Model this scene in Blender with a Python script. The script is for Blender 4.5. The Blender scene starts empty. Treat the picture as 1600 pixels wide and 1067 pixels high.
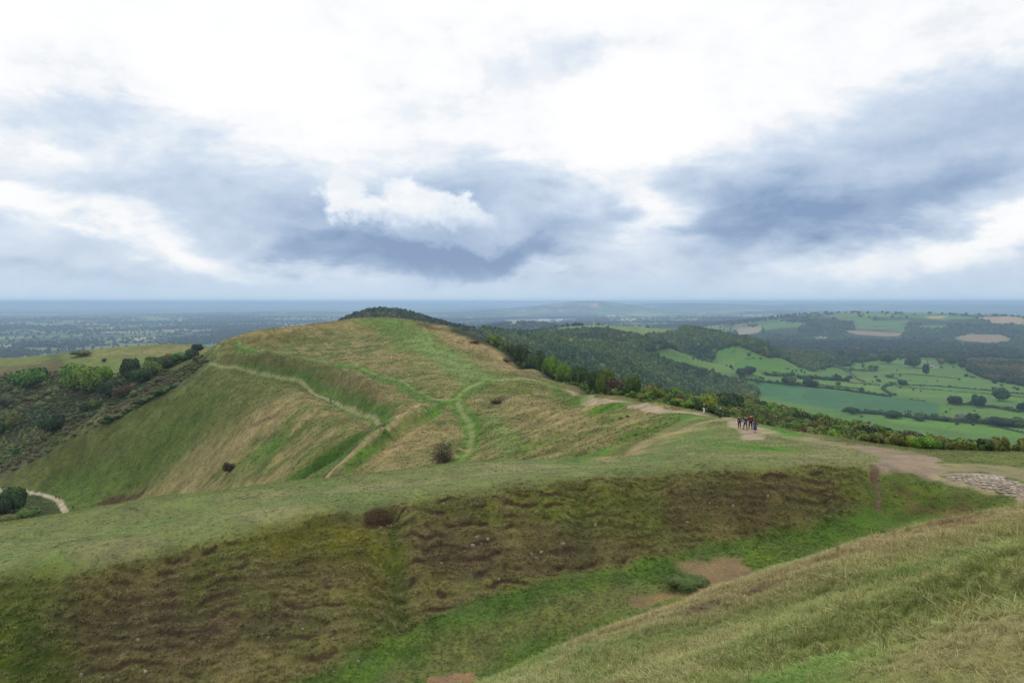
import bpy, math, random, time
import numpy as np
T_START = time.time()
random.seed(7); rng = np.random.default_rng(7)
S = bpy.context.scene; COL = S.collection
R = math.radians

# ------------------------------------------------------------------ camera
FPX = 1067.0
PITCH = math.atan((533.5 - 471.5) / FPX)
cam = bpy.data.cameras.new('camera'); camo = bpy.data.objects.new('camera', cam); COL.objects.link(camo)
cam.sensor_width = 36.0; cam.lens = 36.0 * FPX / 1600.0
cam.clip_start = 0.1; cam.clip_end = 200000
camo.location = (0, 0, 0); camo.rotation_euler = (math.pi / 2 - PITCH, 0, 0)
S.camera = camo
S.view_settings.view_transform = 'Standard'; S.view_settings.look = 'None'
S.view_settings.gamma = 1; S.view_settings.use_curve_mapping = False
S.view_settings.exposure = 0.0
HAZE_D = 9e-5
S.cycles.volume_bounces = 3; S.cycles.max_bounces = 6
S.cycles.diffuse_bounces = 3

cp, sp = math.cos(PITCH), math.sin(PITCH)
def pdir(px, py):
    u = (px - 800) / FPX; v = (533.5 - py) / FPX
    return (u, cp + v * sp, -sp + v * cp)
def pix_angles(px, py):
    d = pdir(px, py); return math.atan2(d[0], d[1]), math.atan2(d[2], math.hypot(d[0], d[1]))

# ------------------------------------------------------------------ sky (world)
SUN_EL, SUN_AZ = R(48), R(-14)        # azimuth measured from +Y towards +X (sun ahead of the camera, behind cloud)
w = bpy.data.worlds.new('World'); S.world = w; w.use_nodes = True
nt = w.node_tree; nt.nodes.clear(); N = nt.nodes; LK = nt.links
def nd(tp, **k):
    n = N.new(tp)
    for a, b in k.items(): setattr(n, a, b)
    return n
def math_(op, a, b=None, c=None, clamp=False):
    n = nd('ShaderNodeMath', operation=op, use_clamp=clamp)
    for i, v in enumerate((a, b, c)):
        if v is None: continue
        if isinstance(v, (int, float)): n.inputs[i].default_value = v
        else: LK.new(v, n.inputs[i])
    return n.outputs[0]
tc = nd('ShaderNodeTexCoord'); sep = nd('ShaderNodeSeparateXYZ'); LK.new(tc.outputs['Generated'], sep.inputs[0])
az = math_('ARCTAN2', sep.outputs[0], sep.outputs[1])
hyp = math_('SQRT', math_('ADD', math_('MULTIPLY', sep.outputs[0], sep.outputs[0]), math_('MULTIPLY', sep.outputs[1], sep.outputs[1])))
el = math_('ARCTAN2', sep.outputs[2], hyp)
# cloud noise, stretched along the horizon
def noise(scale, detail, rough, sz=2.2, dist=0.0, off=0.0):
    m = nd('ShaderNodeMapping'); LK.new(tc.outputs['Generated'], m.inputs[0]); m.inputs['Scale'].default_value = (1, 1, sz); m.inputs['Location'].default_value = (off, off * .7, off * .3)
    n = nd('ShaderNodeTexNoise'); LK.new(m.outputs[0], n.inputs['Vector'])
    n.inputs['Scale'].default_value = scale; n.inputs['Detail'].default_value = detail; n.inputs['Roughness'].default_value = rough; n.inputs['Distortion'].default_value = dist
    return n
n1 = noise(5.0, 9, .58, 2.4, 0.3); n2 = noise(5.0, 9, .58, 2.4, 0.3, 11.3); n3 = noise(2.6, 8, .55, 2.6, 0.5, 4.2); n4 = noise(14, 8, .6, 1.8, 0.2, 8.1)
wa = math_('MULTIPLY', math_('SUBTRACT', n1.outputs[0], .5), .26)
we = math_('MULTIPLY', math_('SUBTRACT', n2.outputs[0], .5), .17)
az2 = math_('ADD', az, wa); el2 = math_('ADD', el, we)
P = nd('ShaderNodeCombineXYZ'); LK.new(az2, P.inputs[0]); LK.new(el2, P.inputs[1])
P0 = nd('ShaderNodeCombineXYZ')
n5 = noise(20, 7, .62, 1.3, 0.2, 3.3); n6 = noise(20, 7, .62, 1.3, 0.2, 17.3)
LK.new(math_('ADD', math_('MULTIPLY_ADD', wa, .25, az), math_('MULTIPLY', math_('SUBTRACT', n5.outputs[0], .5), .085)), P0.inputs[0])
LK.new(math_('ADD', math_('MULTIPLY_ADD', we, .25, el), math_('MULTIPLY', math_('SUBTRACT', n6.outputs[0], .5), .075)), P0.inputs[1])
def blob(px, py, rx, ry, rot, inner=0.35, src=None):
    a, e = pix_angles(px, py)
    m = nd('ShaderNodeMapping', vector_type='TEXTURE'); LK.new((src or P).outputs[0], m.inputs[0])
    m.inputs['Location'].default_value = (a, e, 0); m.inputs['Rotation'].default_value = (0, 0, R(rot))
    m.inputs['Scale'].default_value = (rx / FPX * .93, ry / FPX * .93, 1)
    l = nd('ShaderNodeVectorMath', operation='LENGTH'); LK.new(m.outputs[0], l.inputs[0])
    r = nd('ShaderNodeMapRange', interpolation_type='SMOOTHSTEP'); LK.new(l.outputs['Value'], r.inputs[0])
    r.inputs['From Min'].default_value = inner; r.inputs['From Max'].default_value = 1.0
    r.inputs['To Min'].default_value = 1; r.inputs['To Max'].default_value = 0
    return r.outputs[0]
# brightness field: 1 = blown-out white, 0 = darkest blue-grey
B = math_('ADD', math_('MULTIPLY', math_('SUBTRACT', n3.outputs[0], .5), .8), 1.10)
B = math_('ADD', B, math_('MULTIPLY', math_('SUBTRACT', n4.outputs[0], .5), .46))
B = math_('ADD', B, math_('MULTIPLY', math_('SUBTRACT', noise(34, 8, .62, 1.5, .3, 21).outputs[0], .5), .22))
# a band of flatter grey cloud low down, all the way round
lowb = nd('ShaderNodeMapRange', interpolation_type='SMOOTHSTEP'); LK.new(el2, lowb.inputs[0])
lowb.inputs['From Min'].default_value = .0; lowb.inputs['From Max'].default_value = .30; lowb.inputs['To Min'].default_value = -.50; lowb.inputs['To Max'].default_value = 0
B = math_('ADD', B, lowb.outputs[0])
BLOBS = [ # px, py, rx, ry, rot, weight, inner
 (90, 175, 210, 46, -4, -.34, .2), (60, 100, 190, 60, 0, -.10, .2), (30, 300, 260, 42, -10, .30, .2),
 (330, 300, 360, 80, -6, -.30, .1), (340, 365, 150, 40, -12, .06, .1),
 (680, 345, 350, 112, 0, -.44, .2), (700, 402, 390, 46, -1, -.42, .4), (890, 365, 130, 80, 0, -.30, .1), (800, 300, 200, 60, 0, -.10, .1),
 (860, 100, 210, 130, 0, -.18, .1), (400, 120, 260, 120, 0, .20, .1), (1000, 200, 170, 130, 0, .30, .1),
 (1015, 345, 75, 60, -20, .36, .1), (1000, 400, 130, 40, 0, .22, .1), (300, 385, 220, 34, -12, .30, .1), (60, 420, 260, 24, -4, -.12, .1),
 (1360, 260, 470, 145, 18, -.42, .35), (1560, 190, 260, 130, 8, -.22, .2), (1180, 345, 190, 84, 14, -.20, .35), (1340, 320, 280, 44, 15, -.16, .3), (1090, 270, 110, 80, 0, -.14, .1),
 (1430, 60, 330, 60, 8, -.08, .1), (1490, 378, 360, 50, 14, .38, .2), (1500, 425, 420, 34, 0, .04, .1), (780, 0, 1500, 80, 0, .10, .1)]
for (px, py, rx, ry, ro, wt, inn) in BLOBS:
    B = math_('MULTIPLY_ADD', blob(px, py, rx, ry, ro, inn), wt, B)
# the bright cumulus against the dark cloud, crisp on top and soft below
cm = math_('MAXIMUM', blob(650, 322, 82, 46, -6, .55, P0), math_('MAXIMUM', blob(528, 300, 52, 44, -28, .5, P0), blob(722, 336, 60, 32, -22, .5, P0)))
cm = math_('MAXIMUM', cm, blob(590, 328, 84, 34, -6, .5, P0))
lf = nd('ShaderNodeMapRange', interpolation_type='SMOOTHSTEP'); LK.new(P0.outputs[0], sep2 := nd('ShaderNodeSeparateXYZ').inputs[0])
sepn = sep2.node
e_lo = pix_angles(640, 375)[1]; e_hi = pix_angles(640, 318)[1]
LK.new(sepn.outputs[1], lf.inputs[0]); lf.inputs['From Min'].default_value = e_lo; lf.inputs['From Max'].default_value = e_hi
cm = math_('MULTIPLY', cm, lf.outputs[0])
cumv = math_('MULTIPLY_ADD', math_('SUBTRACT', n4.outputs[0], .5), .5, .95)
mixB = nd('ShaderNodeMix', data_type='FLOAT'); LK.new(cm, mixB.inputs[0]); LK.new(B, mixB.inputs[2]); LK.new(cumv, mixB.inputs[3])
ramp = nd('ShaderNodeValToRGB'); LK.new(mixB.outputs[0], ramp.inputs[0])
els = ramp.color_ramp.elements
def lin(c): return tuple(((v / 255) / 12.92 if v / 255 <= .04045 else ((v / 255 + .055) / 1.055) ** 2.4) for v in c[:3])
stops = [(0.0, (136, 160, 196)), (.25, (164, 186, 215)), (.5, (196, 212, 233)), (.72, (216, 229, 245)), (.9, (240, 246, 253)), (1.0, (252, 253, 255))]
while len(els) < len(stops): els.new(.5)
for i, (p, c) in enumerate(stops):
    els[i].position = p; els[i].color = (*lin(c), 1)
# brighter than white where the sun stands behind the cloud
over = nd('ShaderNodeMapRange'); LK.new(mixB.outputs[0], over.inputs[0]); over.inputs['From Min'].default_value = .95; over.inputs['From Max'].default_value = 1.9; over.inputs['To Min'].default_value = 1.0; over.inputs['To Max'].default_value = 1.45
mul = nd('ShaderNodeMix', data_type='RGBA', blend_type='MULTIPLY'); mul.inputs[0].default_value = 1
LK.new(ramp.outputs[0], mul.inputs[6]); LK.new(over.outputs[0], mul.inputs[7])
# pale band at the horizon
hz = nd('ShaderNodeMapRange', interpolation_type='SMOOTHSTEP'); LK.new(el, hz.inputs[0]); hz.inputs['From Min'].default_value = -.01; hz.inputs['From Max'].default_value = .055
hz.inputs['To Min'].default_value = .85; hz.inputs['To Max'].default_value = 0
hm = nd('ShaderNodeMix', data_type='RGBA'); LK.new(hz.outputs[0], hm.inputs[0]); LK.new(mul.outputs[2], hm.inputs[6]); hm.inputs[7].default_value = (*lin((203, 226, 247)), 1)
# below the horizon: muted ground bounce
gr = nd('ShaderNodeMapRange'); LK.new(el, gr.inputs[0]); gr.inputs['From Min'].default_value = -.03; gr.inputs['From Max'].default_value = -.01
gm = nd('ShaderNodeMix', data_type='RGBA'); LK.new(gr.outputs[0], gm.inputs[0]); gm.inputs[6].default_value = (.10, .13, .09, 1); LK.new(hm.outputs[2], gm.inputs[7])
sky = nd('ShaderNodeTexSky', sky_type='NISHITA', sun_disc=False, sun_elevation=SUN_EL, sun_rotation=SUN_AZ)
bg1 = nd('ShaderNodeBackground'); LK.new(sky.outputs[0], bg1.inputs[0]); bg1.inputs[1].default_value = .05
bg2 = nd('ShaderNodeBackground'); LK.new(gm.outputs[2], bg2.inputs[0]); bg2.inputs[1].default_value = 1.0
mixs = nd('ShaderNodeMixShader'); mixs.inputs[0].default_value = .93
LK.new(bg1.outputs[0], mixs.inputs[1]); LK.new(bg2.outputs[0], mixs.inputs[2])
out = nd('ShaderNodeOutputWorld'); LK.new(mixs.outputs[0], out.inputs[0])
w.cycles.sampling_method = 'MANUAL'; w.cycles.sample_map_resolution = 512

sun = bpy.data.lights.new('sun', 'SUN'); suno = bpy.data.objects.new('sun', sun); COL.objects.link(suno)
sun.energy = 1.1; sun.angle = R(18); sun.color = (1, .96, .9)
suno.rotation_euler = (math.pi / 2 - SUN_EL, 0, math.pi - SUN_AZ)

# ------------------------------------------------------------------ tagging
def tag(o, label=None, cat=None, group=None, kind=None):
    if label: o['label'] = label
    if cat: o['category'] = cat
    if group: o['group'] = group
    if kind: o['kind'] = kind
    return o

# ------------------------------------------------------------------ noise helpers (world space)
def _hash(ix, iy, seed):
    h = (ix.astype(np.int64) * 374761393 + iy.astype(np.int64) * 668265263 + seed * 974634777) & 0xffffffff
    h = ((h ^ (h >> 13)) * 1274126177) & 0xffffffff
    return ((h ^ (h >> 16)) & 0xffffff).astype(np.float32) / 16777215.0
def vnoise(x, y, seed=0):
    fx = np.floor(x); fy = np.floor(y); ix = fx.astype(np.int64); iy = fy.astype(np.int64)
    u = (x - fx).astype(np.float32); v = (y - fy).astype(np.float32)
    u = u * u * (3 - 2 * u); v = v * v * (3 - 2 * v)
    a = _hash(ix, iy, seed); b = _hash(ix + 1, iy, seed); c = _hash(ix, iy + 1, seed); d = _hash(ix + 1, iy + 1, seed)
    return (a * (1 - u) + b * u) * (1 - v) + (c * (1 - u) + d * u) * v
def fbm(x, y, s, octv=4, seed=0, rough=.5):
    o = 0; a = 1; t = 0; c, sn = math.cos(.6), math.sin(.6)
    x = x / s; y = y / s
    for i in range(octv):
        o = o + a * vnoise(x, y, seed + i * 17); t += a; a *= rough
        x, y = (x * c - y * sn) * 2.03 + 13.7, (x * sn + y * c) * 2.03 + 5.1
    return o / t                                   # 0..1
def sstep(a, b, x):
    t = np.clip((x - a) / (b - a), 0, 1); return t * t * (3 - 2 * t)

# ------------------------------------------------------------------ terrain survey points
CP = []
def tval(px, py):
    d = pdir(px, py); return math.atan2(d[0], d[1]), -d[2] / math.hypot(d[0], d[1]), d
def addY(px, py, Y):
    th, t, d = tval(px, py); CP.append((th, math.log(math.hypot(d[0], d[1]) / d[1] * Y), t))
def addz(px, z, Y):                                # hidden ground: azimuth, height, forward distance
    th = math.atan2(px - 800, FPX); r = math.hypot((px - 800) / FPX, 1) * Y; CP.append((th, math.log(r), -z / r))
def lineY(pts, step=60):
    for a, b in zip(pts, pts[1:]):
        n = max(1, int(abs(b[0] - a[0]) / step + .5))
        for i in range(n):
            k = i / n; addY(a[0] + (b[0] - a[0]) * k, a[1] + (b[1] - a[1]) * k, math.exp(math.log(a[2]) * (1 - k) + math.log(b[2]) * k))
    addY(*pts[-1])
def linez(pts, step=60):                           # (px, py, z): forward distance follows from the height
    q = []
    for px, py, z in pts:
        d = pdir(px, py); q.append((px, py, z / d[2] * d[1]))
    lineY(q, step)
def hid(px, lst):
    for Y, z in lst: addz(px, z, Y)
# under and beside the photographer
for px in (-300, 0, 400, 800, 1200, 1600, 1900):
    addz(px, -1.66, .9)
for px, a, b in ((-300, 4.2, 7.8), (0, 4.0, 7.4), (400, 3.6, 6.6), (800, 3.2, 6.0), (1200, 2.5, 4.6), (1600, 1.95, 3.1), (1900, 1.9, 2.9)):
    addz(px, -(1.66 * .45 + a * .55), 2.6); addz(px, -a, 4.2); addz(px, -b, 8.0)
lineY([(1000, 1067, 11.5), (1200, 1067, 9.2), (1400, 1067, 7.6), (1600, 1067, 6.2), (1900, 1067, 5.6)], 100)
lineY([(1050, 1010, 15), (1200, 950, 16), (1400, 905, 14.5), (1600, 890, 12), (1900, 880, 11)], 100)
# brow of the foreground slope
lineY([(-300, 1500, 12), (200, 1330, 12.5), (500, 1180, 13.5), (770, 1067, 16), (900, 1010, 18), (1050, 950, 20.5), (1200, 895, 22.5), (1350, 850, 23.5), (1480, 815, 24), (1600, 795, 24), (1900, 765, 24)])
# foot of that slope on the ditch floor, floor, foot of bank
FOOT = [(-300, 1420, -20.5), (0, 1290, -20.2), (200, 1200, -19.7), (330, 1135, -19.2), (480, 1062, -18.6), (620, 992, -17.9), (740, 937, -17.2), (860, 906, -16.7), (960, 885, -16.3), (1060, 865, -15.9), (1150, 843, -15.4), (1250, 826, -14.9), (1330, 803, -14.3)]
linez(FOOT)
linez([(560, 1067, -18.7), (700, 1010, -18.2), (850, 950, -17.3), (1000, 912, -16.7), (1150, 885, -16.0), (1260, 862, -15.5), (1370, 830, -14.9), (1430, 815, -14.4)])
linez([(700, 1067, -18.7), (850, 990, -18.0), (1000, 940, -17.0)])
for px, Y, z in ((200, 23, -18.6), (480, 24, -18.3), (0, 24, -18.8), (-300, 24, -19), (700, 27, -17.6), (900, 29, -16.6), (1100, 31, -14.9), (1300, 32, -12.9), (1450, 32, -11.2), (1600, 31, -10.2), (1900, 31, -9.8)):
    addz(px, z, Y)
# crest of the bank (near edge of the plateau)
CREST = [(-300, 990, -16.9), (0, 912, -15.6), (150, 888, -15.1), (300, 856, -14.7), (450, 822, -14.2), (560, 800, -13.9), (700, 776, -13.4), (850, 757, -12.9), (1000, 743, -12.45), (1150, 736, -12.1), (1280, 729, -11.95), (1360, 731, -11.9)]
linez(CREST, 50)
linez([(-300, 1010, -17.2), (0, 935, -16.1), (300, 880, -15.2), (560, 822, -14.5), (850, 775, -13.4), (1150, 752, -12.6), (1330, 745, -12.3)], 70)
# causeway across the end of the ditch, right
linez([(1450, 742, -12.4), (1520, 762, -12.4), (1600, 783, -12.2), (1750, 815, -12.0)])
linez([(1400, 790, -13.8), (1480, 790, -13.6), (1560, 800, -13.0)])
linez([(1380, 720, -12.5), (1450, 722, -12.6), (1520, 735, -12.5), (1600, 745, -12.4), (1900, 775, -12.2)])
# far edge of the plateau strip
lineY([(-300, 850, 48), (0, 818, 51), (100, 803, 53), (250, 775, 55), (400, 760, 56), (560, 741, 59), (700, 725, 61), (850, 717, 63), (950, 714, 64)], 50)
lineY([(-300, 895, 43.5), (0, 860, 44), (250, 820, 47), (500, 778, 50), (750, 745, 53.5), (1000, 725, 57)], 90)
# ridge running away to the saddle: silhouette against the valley
RS = [(1900, 706, 58), (1600, 706, 61), (1440, 706, 64), (1300, 682, 78), (1200, 662, 92), (1150, 652, 101), (1110, 645, 117), (1050, 633, 140), (960, 618, 185), (900, 603, 235), (840, 578, 290), (790, 552, 345), (740, 530, 395), (700, 514, 425), (650, 502, 442), (600, 497, 450), (560, 499, 445), (480, 508, 415), (400, 516, 382), (345, 536, 352), (330, 562, 333), (280, 597, 325), (200, 640, 318), (100, 690, 312), (0, 742, 306), (-300, 880, 300)]
lineY(RS, 50)
for p in [(600, 520, 400), (600, 560, 322), (600, 592, 262), (600, 640, 208), (595, 665, 186), (600, 700, 162), (600, 733, 146),
          (500, 540, 360), (500, 565, 322), (500, 600, 272), (500, 622, 238), (500, 680, 202), (500, 745, 168), (400, 545, 348), (400, 562, 318), (400, 600, 282), (400, 650, 252), (400, 700, 226), (400, 755, 203),
          (300, 592, 321), (300, 650, 290), (300, 700, 266), (300, 765, 238), (200, 700, 294), (200, 780, 268), (100, 750, 299), (100, 775, 281), (100, 798, 262), (0, 766, 290), (0, 790, 264), (0, 812, 245), (-300, 910, 262),
          (700, 550, 330), (700, 590, 250), (700, 625, 211), (700, 670, 170), (700, 718, 142), (800, 580, 290), (760, 592, 236), (800, 600, 226), (800, 640, 182), (800, 680, 148), (800, 714, 120),
          (900, 620, 205), (900, 650, 152), (900, 700, 112), (950, 650, 136), (950, 690, 106), (1000, 655, 118), (1000, 690, 91), (1000, 712, 72), (1100, 670, 91), (1100, 700, 67), (1100, 718, 56), (1200, 690, 71), (1200, 715, 57),
          (1300, 700, 64), (1300, 718, 54), (1400, 716, 56), (1500, 715, 56), (1600, 722, 52), (1900, 735, 50)]:
    addY(*p)
# hidden dip behind the plateau edge
for px, l in ((-300, ((75, -35), (120, -62), (200, -85))), (0, ((65, -26), (90, -42), (130, -60), (190, -74))), (125, ((70, -26), (100, -42), (150, -60), (210, -76))), (250, ((66, -22), (85, -33), (125, -52), (180, -62))), (350, ((70, -23), (100, -37), (140, -50))),
              (450, ((68, -20), (90, -30), (125, -42))), (575, ((72, -21), (95, -29), (125, -36))), (700, ((72, -19.5), (95, -27), (120, -32))), (800, ((74, -18.5), (95, -24))), (900, ((74, -18), (90, -21.5)))):
    hid(px, l)
# left: bracken valley and spurs beyond the green slope
for p in [(-300, 700, 420), (0, 735, 345), (0, 700, 380), (0, 650, 430), (0, 600, 490), (0, 563, 620), (100, 683, 340), (100, 650, 385), (100, 610, 450), (100, 575, 520), (100, 555, 620), (200, 632, 350), (200, 600, 410), (200, 570, 490), (200, 547, 640),
          (270, 598, 345), (300, 565, 400), (300, 552, 480), (310, 541, 620), (-300, 600, 560)]:
    addY(*p)
for px in (-300, -100, 0, 100, 200, 300): hid(px, ((760, -100), (1000, -190), (1500, -232)))
for px in (400, 480): hid(px, ((450, -28), (560, -65), (800, -150), (1100, -205), (1500, -230)))
# wooded hill straight behind the summit
hid(600, ((520, -22), (700, -50), (1000, -75), (1900, -110)))
lineY([(470, 530, 1300), (500, 522, 1320), (550, 509, 1400), (600, 500, 1440), (650, 501, 1400), (700, 515, 1300), (740, 526, 1250)], 50)
for px, y in ((600, 509), (560, 518), (650, 512)): addY(px, y, 1200)
hid(450, ((1800, -235),)); hid(700, ((500, -36), (700, -80), (950, -105), (1800, -160)))
# right: scrub slope, then valley floor
for px, l in ((760, ((400, -34), (480, -55), (600, -95), (800, -128))), (800, ((380, -35), (460, -55), (600, -100), (800, -140))), (900, ((290, -41), (350, -58), (450, -85), (620, -128), (850, -155))),
              (1000, ((190, -29), (250, -40), (350, -53), (450, -78), (620, -125), (850, -160))), (1100, ((150, -27), (200, -35), (300, -48), (430, -65), (600, -110), (850, -165))),
              (1200, ((110, -22.5), (150, -31), (220, -43), (320, -58), (440, -73), (600, -115), (850, -172))), (1300, ((95, -21), (140, -33), (220, -47), (320, -64), (420, -82), (600, -130), (850, -180))),
              (1400, ((85, -20), (130, -33), (230, -51), (340, -74), (430, -98), (600, -148), (850, -184))), (1500, ((80, -20), (130, -36), (240, -57), (330, -78), (430, -110), (600, -158), (850, -187))),
              (1600, ((80, -20.5), (130, -37), (240, -60), (330, -83), (430, -115), (600, -162), (850, -189))), (1900, ((80, -21), (130, -38), (240, -62), (330, -88), (430, -122), (600, -168), (850, -190)))):
    hid(px, l)
for px in (1250, 1400, 1550, 1750, 1900): hid(px, ((1050, -190), (1400, -191), (1900, -192), (2500, -195), (3200, -205)))
hid(1100, ((1200, -180), (1500, -183), (1900, -183), (2500, -180), (3200, -195)))
# far woodland swells
for p in [(780, 540, 1150), (780, 522, 1700), (850, 560, 1200), (850, 535, 1600), (850, 517, 2200), (950, 575, 1150), (950, 545, 1450), (950, 520, 2000), (930, 509, 2300), (1000, 512, 2300), (1050, 518, 2150), (1050, 545, 1600), (1150, 535, 1900), (1100, 520, 2250), (1200, 545, 1900), (720, 528, 1250)]:
    addY(*p)
hid(930, ((2800, -165), (3200, -190))); hid(1030, ((2800, -170),)); hid(800, ((2600, -170), (3200, -190)))
for px in (-300, 0, 150, 300, 450, 600): hid(px, ((2000, -238), (3000, -240), (4500, -240)))
for px in (800, 1000, 1200, 1400, 1600, 1900): hid(px, ((4500, -215),))

CPa = np.array(CP)
keep = []
for i in range(len(CPa)):                          # drop near-duplicates
    if all(abs(CPa[j, 0] - CPa[i, 0]) + abs(CPa[j, 1] - CPa[i, 1]) > .012 for j in keep): keep.append(i)
CPa = CPa[keep]
def tpsk(d2): return .5 * d2 * np.log(d2 + 1e-12)
_n = len(CPa); _P = np.c_[np.ones(_n), CPa[:, 0], CPa[:, 1]]
_D = (CPa[:, None, 0] - CPa[None, :, 0]) ** 2 + (CPa[:, None, 1] - CPa[None, :, 1]) ** 2
_A = np.zeros((_n + 3, _n + 3)); _A[:_n, :_n] = tpsk(_D) + 2e-4 * np.eye(_n) * 0.02; _A[:_n, _n:] = _P; _A[_n:, :_n] = _P.T
_W = np.linalg.solve(_A, np.r_[CPa[:, 2], 0, 0, 0])
def tps(th, L):
    o = np.empty(th.size); thf = th.ravel(); Lf = L.ravel()
    for i in range(0, th.size, 20000):
        a = thf[i:i + 20000, None]; b = Lf[i:i + 20000, None]
        d2 = (a - CPa[None, :, 0]) ** 2 + (b - CPa[None, :, 1]) ** 2
        o[i:i + 20000] = tpsk(d2) @ _W[:_n] + _W[_n] + _W[_n + 1] * a[:, 0] + _W[_n + 2] * b[:, 0]
    return o.reshape(th.shape)

FAR = [ # px, distance, height above plain, sigma across, sigma along, rotation
 (820, 4300, 105, 330, 500), (1300, 5200, 118, 560, 450), (1235, 4700, 42, 260, 300), (1580, 4700, 92, 560, 420), (1120, 8200, 45, 1100, 420), (1420, 9500, 55, 1700, 520), (1260, 12500, 75, 2400, 650), (200, 9500, 28, 1500, 500), (480, 13000, 40, 2200, 700), (1000, 6500, 25, 900, 500),
 (930, 15500, 190, 900, 1200), (870, 16000, 80, 1500, 1200), (1080, 19000, 190, 2500, 1500), (1350, 22000, 170, 4500, 2000), (1700, 23000, 170, 4000, 2000),
 (-300, 30000, 230, 8000, 2600), (100, 31000, 200, 5000, 2600), (420, 32000, 170, 5000, 2600), (640, 33000, 110, 4000, 2500), (1500, 9000, 30, 1600, 600)]
def farz(x, y):
    th = np.arctan2(x, y); r = np.hypot(x, y)
    z = -240 + 25 * sstep(.0, .25, th) * (1 - sstep(5000, 9000, r))
    for px, D, h, sx, sy in FAR:
        a = math.atan2(px - 800, FPX); rr = D / math.cos(a) if abs(a) < 1.2 else D
        cx, cy = math.sin(a) * rr, math.cos(a) * rr
        u = (x - cx) * math.cos(a) - (y - cy) * math.sin(a); v = (x - cx) * math.sin(a) + (y - cy) * math.cos(a)
        z = z + h * np.exp(-.5 * (u / sx) ** 2 - .5 * (v / sy) ** 2)
    k = sstep(2800, 6000, r)
    z = z + k * (fbm(x, y, 2200, 4, 91) - .5) * 55 * (1 - .6 * sstep(15000, 30000, r))
    return z
THM = .80
def baseT(th, L):
    tc_ = np.clip(th, -THM, THM)
    t = tps(tc_, np.clip(L, -.2, 8.5))
    return t

# ------------------------------------------------------------------ the polar-spaced survey grid
def geo(a, b, q):
    n = max(1, int(round(math.log(b / a) / math.log(q)))); return list(a * (b / a) ** (np.arange(n) / n))
rr = geo(.9, 6, 1.06) + geo(6, 26, 1.014) + geo(26, 33, 1.008) + geo(33, 66, 1.0026) + geo(66, 140, 1.0065) + geo(140, 470, 1.0042) + geo(470, 1200, 1.0095) + geo(1200, 6000, 1.0062) + geo(6000, 60000, 1.02) + [60000.0]
rr = np.array(rr)
tin = np.linspace(-R(38.2), R(38.2), 760)
side = []; a = R(38.2); s_ = R(.12)
while a < R(178):
    s_ = min(s_ * 1.25, R(7)); a += s_; side.append(a)
side = [v for v in side if v < R(177)] + [R(180)]
tt = np.r_[-np.array(side[::-1]), tin, np.array(side)]
TH, RR = np.meshgrid(tt, rr)          # rows = rings
LR = np.log(RR)
inner = np.abs(tt) <= THM + .12
TB = np.zeros_like(RR)
ci = np.where(inner)[0]; TB[:, ci] = baseT(TH[:, ci], LR[:, ci])
lo_, hi_ = ci[0], ci[-1]
for j in range(len(tt)):
    if not inner[j]: TB[:, j] = TB[:, lo_] if tt[j] < 0 else TB[:, hi_]
mean = .5 * (TB[:, lo_] + TB[:, hi_])
kk = sstep(1.2, 2.6, np.abs(tt))[None, :]
TB = TB * (1 - kk) + mean[:, None] * kk
X = np.sin(TH) * RR; Y = np.cos(TH) * RR
Z = -TB * RR
kf = sstep(math.log(2700), math.log(4300), LR)
Z = Z * (1 - kf) + farz(X, Y) * kf
print('terrain base', time.time() - T_START, 'cp', _n, Z.shape)

def gidx(x, y):
    th = math.atan2(x, y); r = math.hypot(x, y)
    return th, r
def Hz(x, y, G=None):
    G = Z if G is None else G
    x = np.asarray(x, float); y = np.asarray(y, float)
    th = np.arctan2(x, y); r = np.clip(np.hypot(x, y), rr[0], rr[-1] - 1)
    j = np.clip(np.searchsorted(tt, th) - 1, 0, len(tt) - 2); i = np.clip(np.searchsorted(rr, r) - 1, 0, len(rr) - 2)
    u = (th - tt[j]) / (tt[j + 1] - tt[j]); v = (r - rr[i]) / (rr[i + 1] - rr[i])
    return (G[i, j] * (1 - u) + G[i, j + 1] * u) * (1 - v) + (G[i + 1, j] * (1 - u) + G[i + 1, j + 1] * u) * v
def hit(px, py, rmin=3.0):
    """the point of the ground a line of sight meets first"""
    th, t, d = tval(px, py)
    j = int(np.clip(np.searchsorted(tt, th) - 1, 0, len(tt) - 2)); u = (th - tt[j]) / (tt[j + 1] - tt[j])
    zc = Z[:, j] * (1 - u) + Z[:, j + 1] * u
    f = zc / rr + t                                  # > 0: ground above the sight line
    ok = np.where((f > 0) & (rr >= rmin))[0]
    if len(ok) == 0: i = int(np.argmax(np.where(rr >= rmin, f, -9))); r = rr[i]
    else:
        i = ok[0]
        if i > 0 and f[i - 1] < 0: k = -f[i - 1] / (f[i] - f[i - 1]); r = rr[i - 1] + (rr[i] - rr[i - 1]) * k
        else: r = rr[i]
    return (math.sin(th) * r, math.cos(th) * r)
def hits(pts, rmin=3.0): return np.array([hit(px, py, rmin) for px, py in pts])
def smooth_line(p, n=6):
    p = np.asarray(p); o = []
    q = np.vstack([2 * p[0] - p[1], p, 2 * p[-1] - p[-2]])
    for i in range(1, len(q) - 2):
        for k in range(n):
            t = k / n
            o.append(.5 * ((2 * q[i]) + (-q[i - 1] + q[i + 1]) * t + (2 * q[i - 1] - 5 * q[i] + 4 * q[i + 1] - q[i + 2]) * t * t + (-q[i - 1] + 3 * q[i] - 3 * q[i + 1] + q[i + 2]) * t ** 3))
    o.append(p[-1]); return np.array(o)
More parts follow.
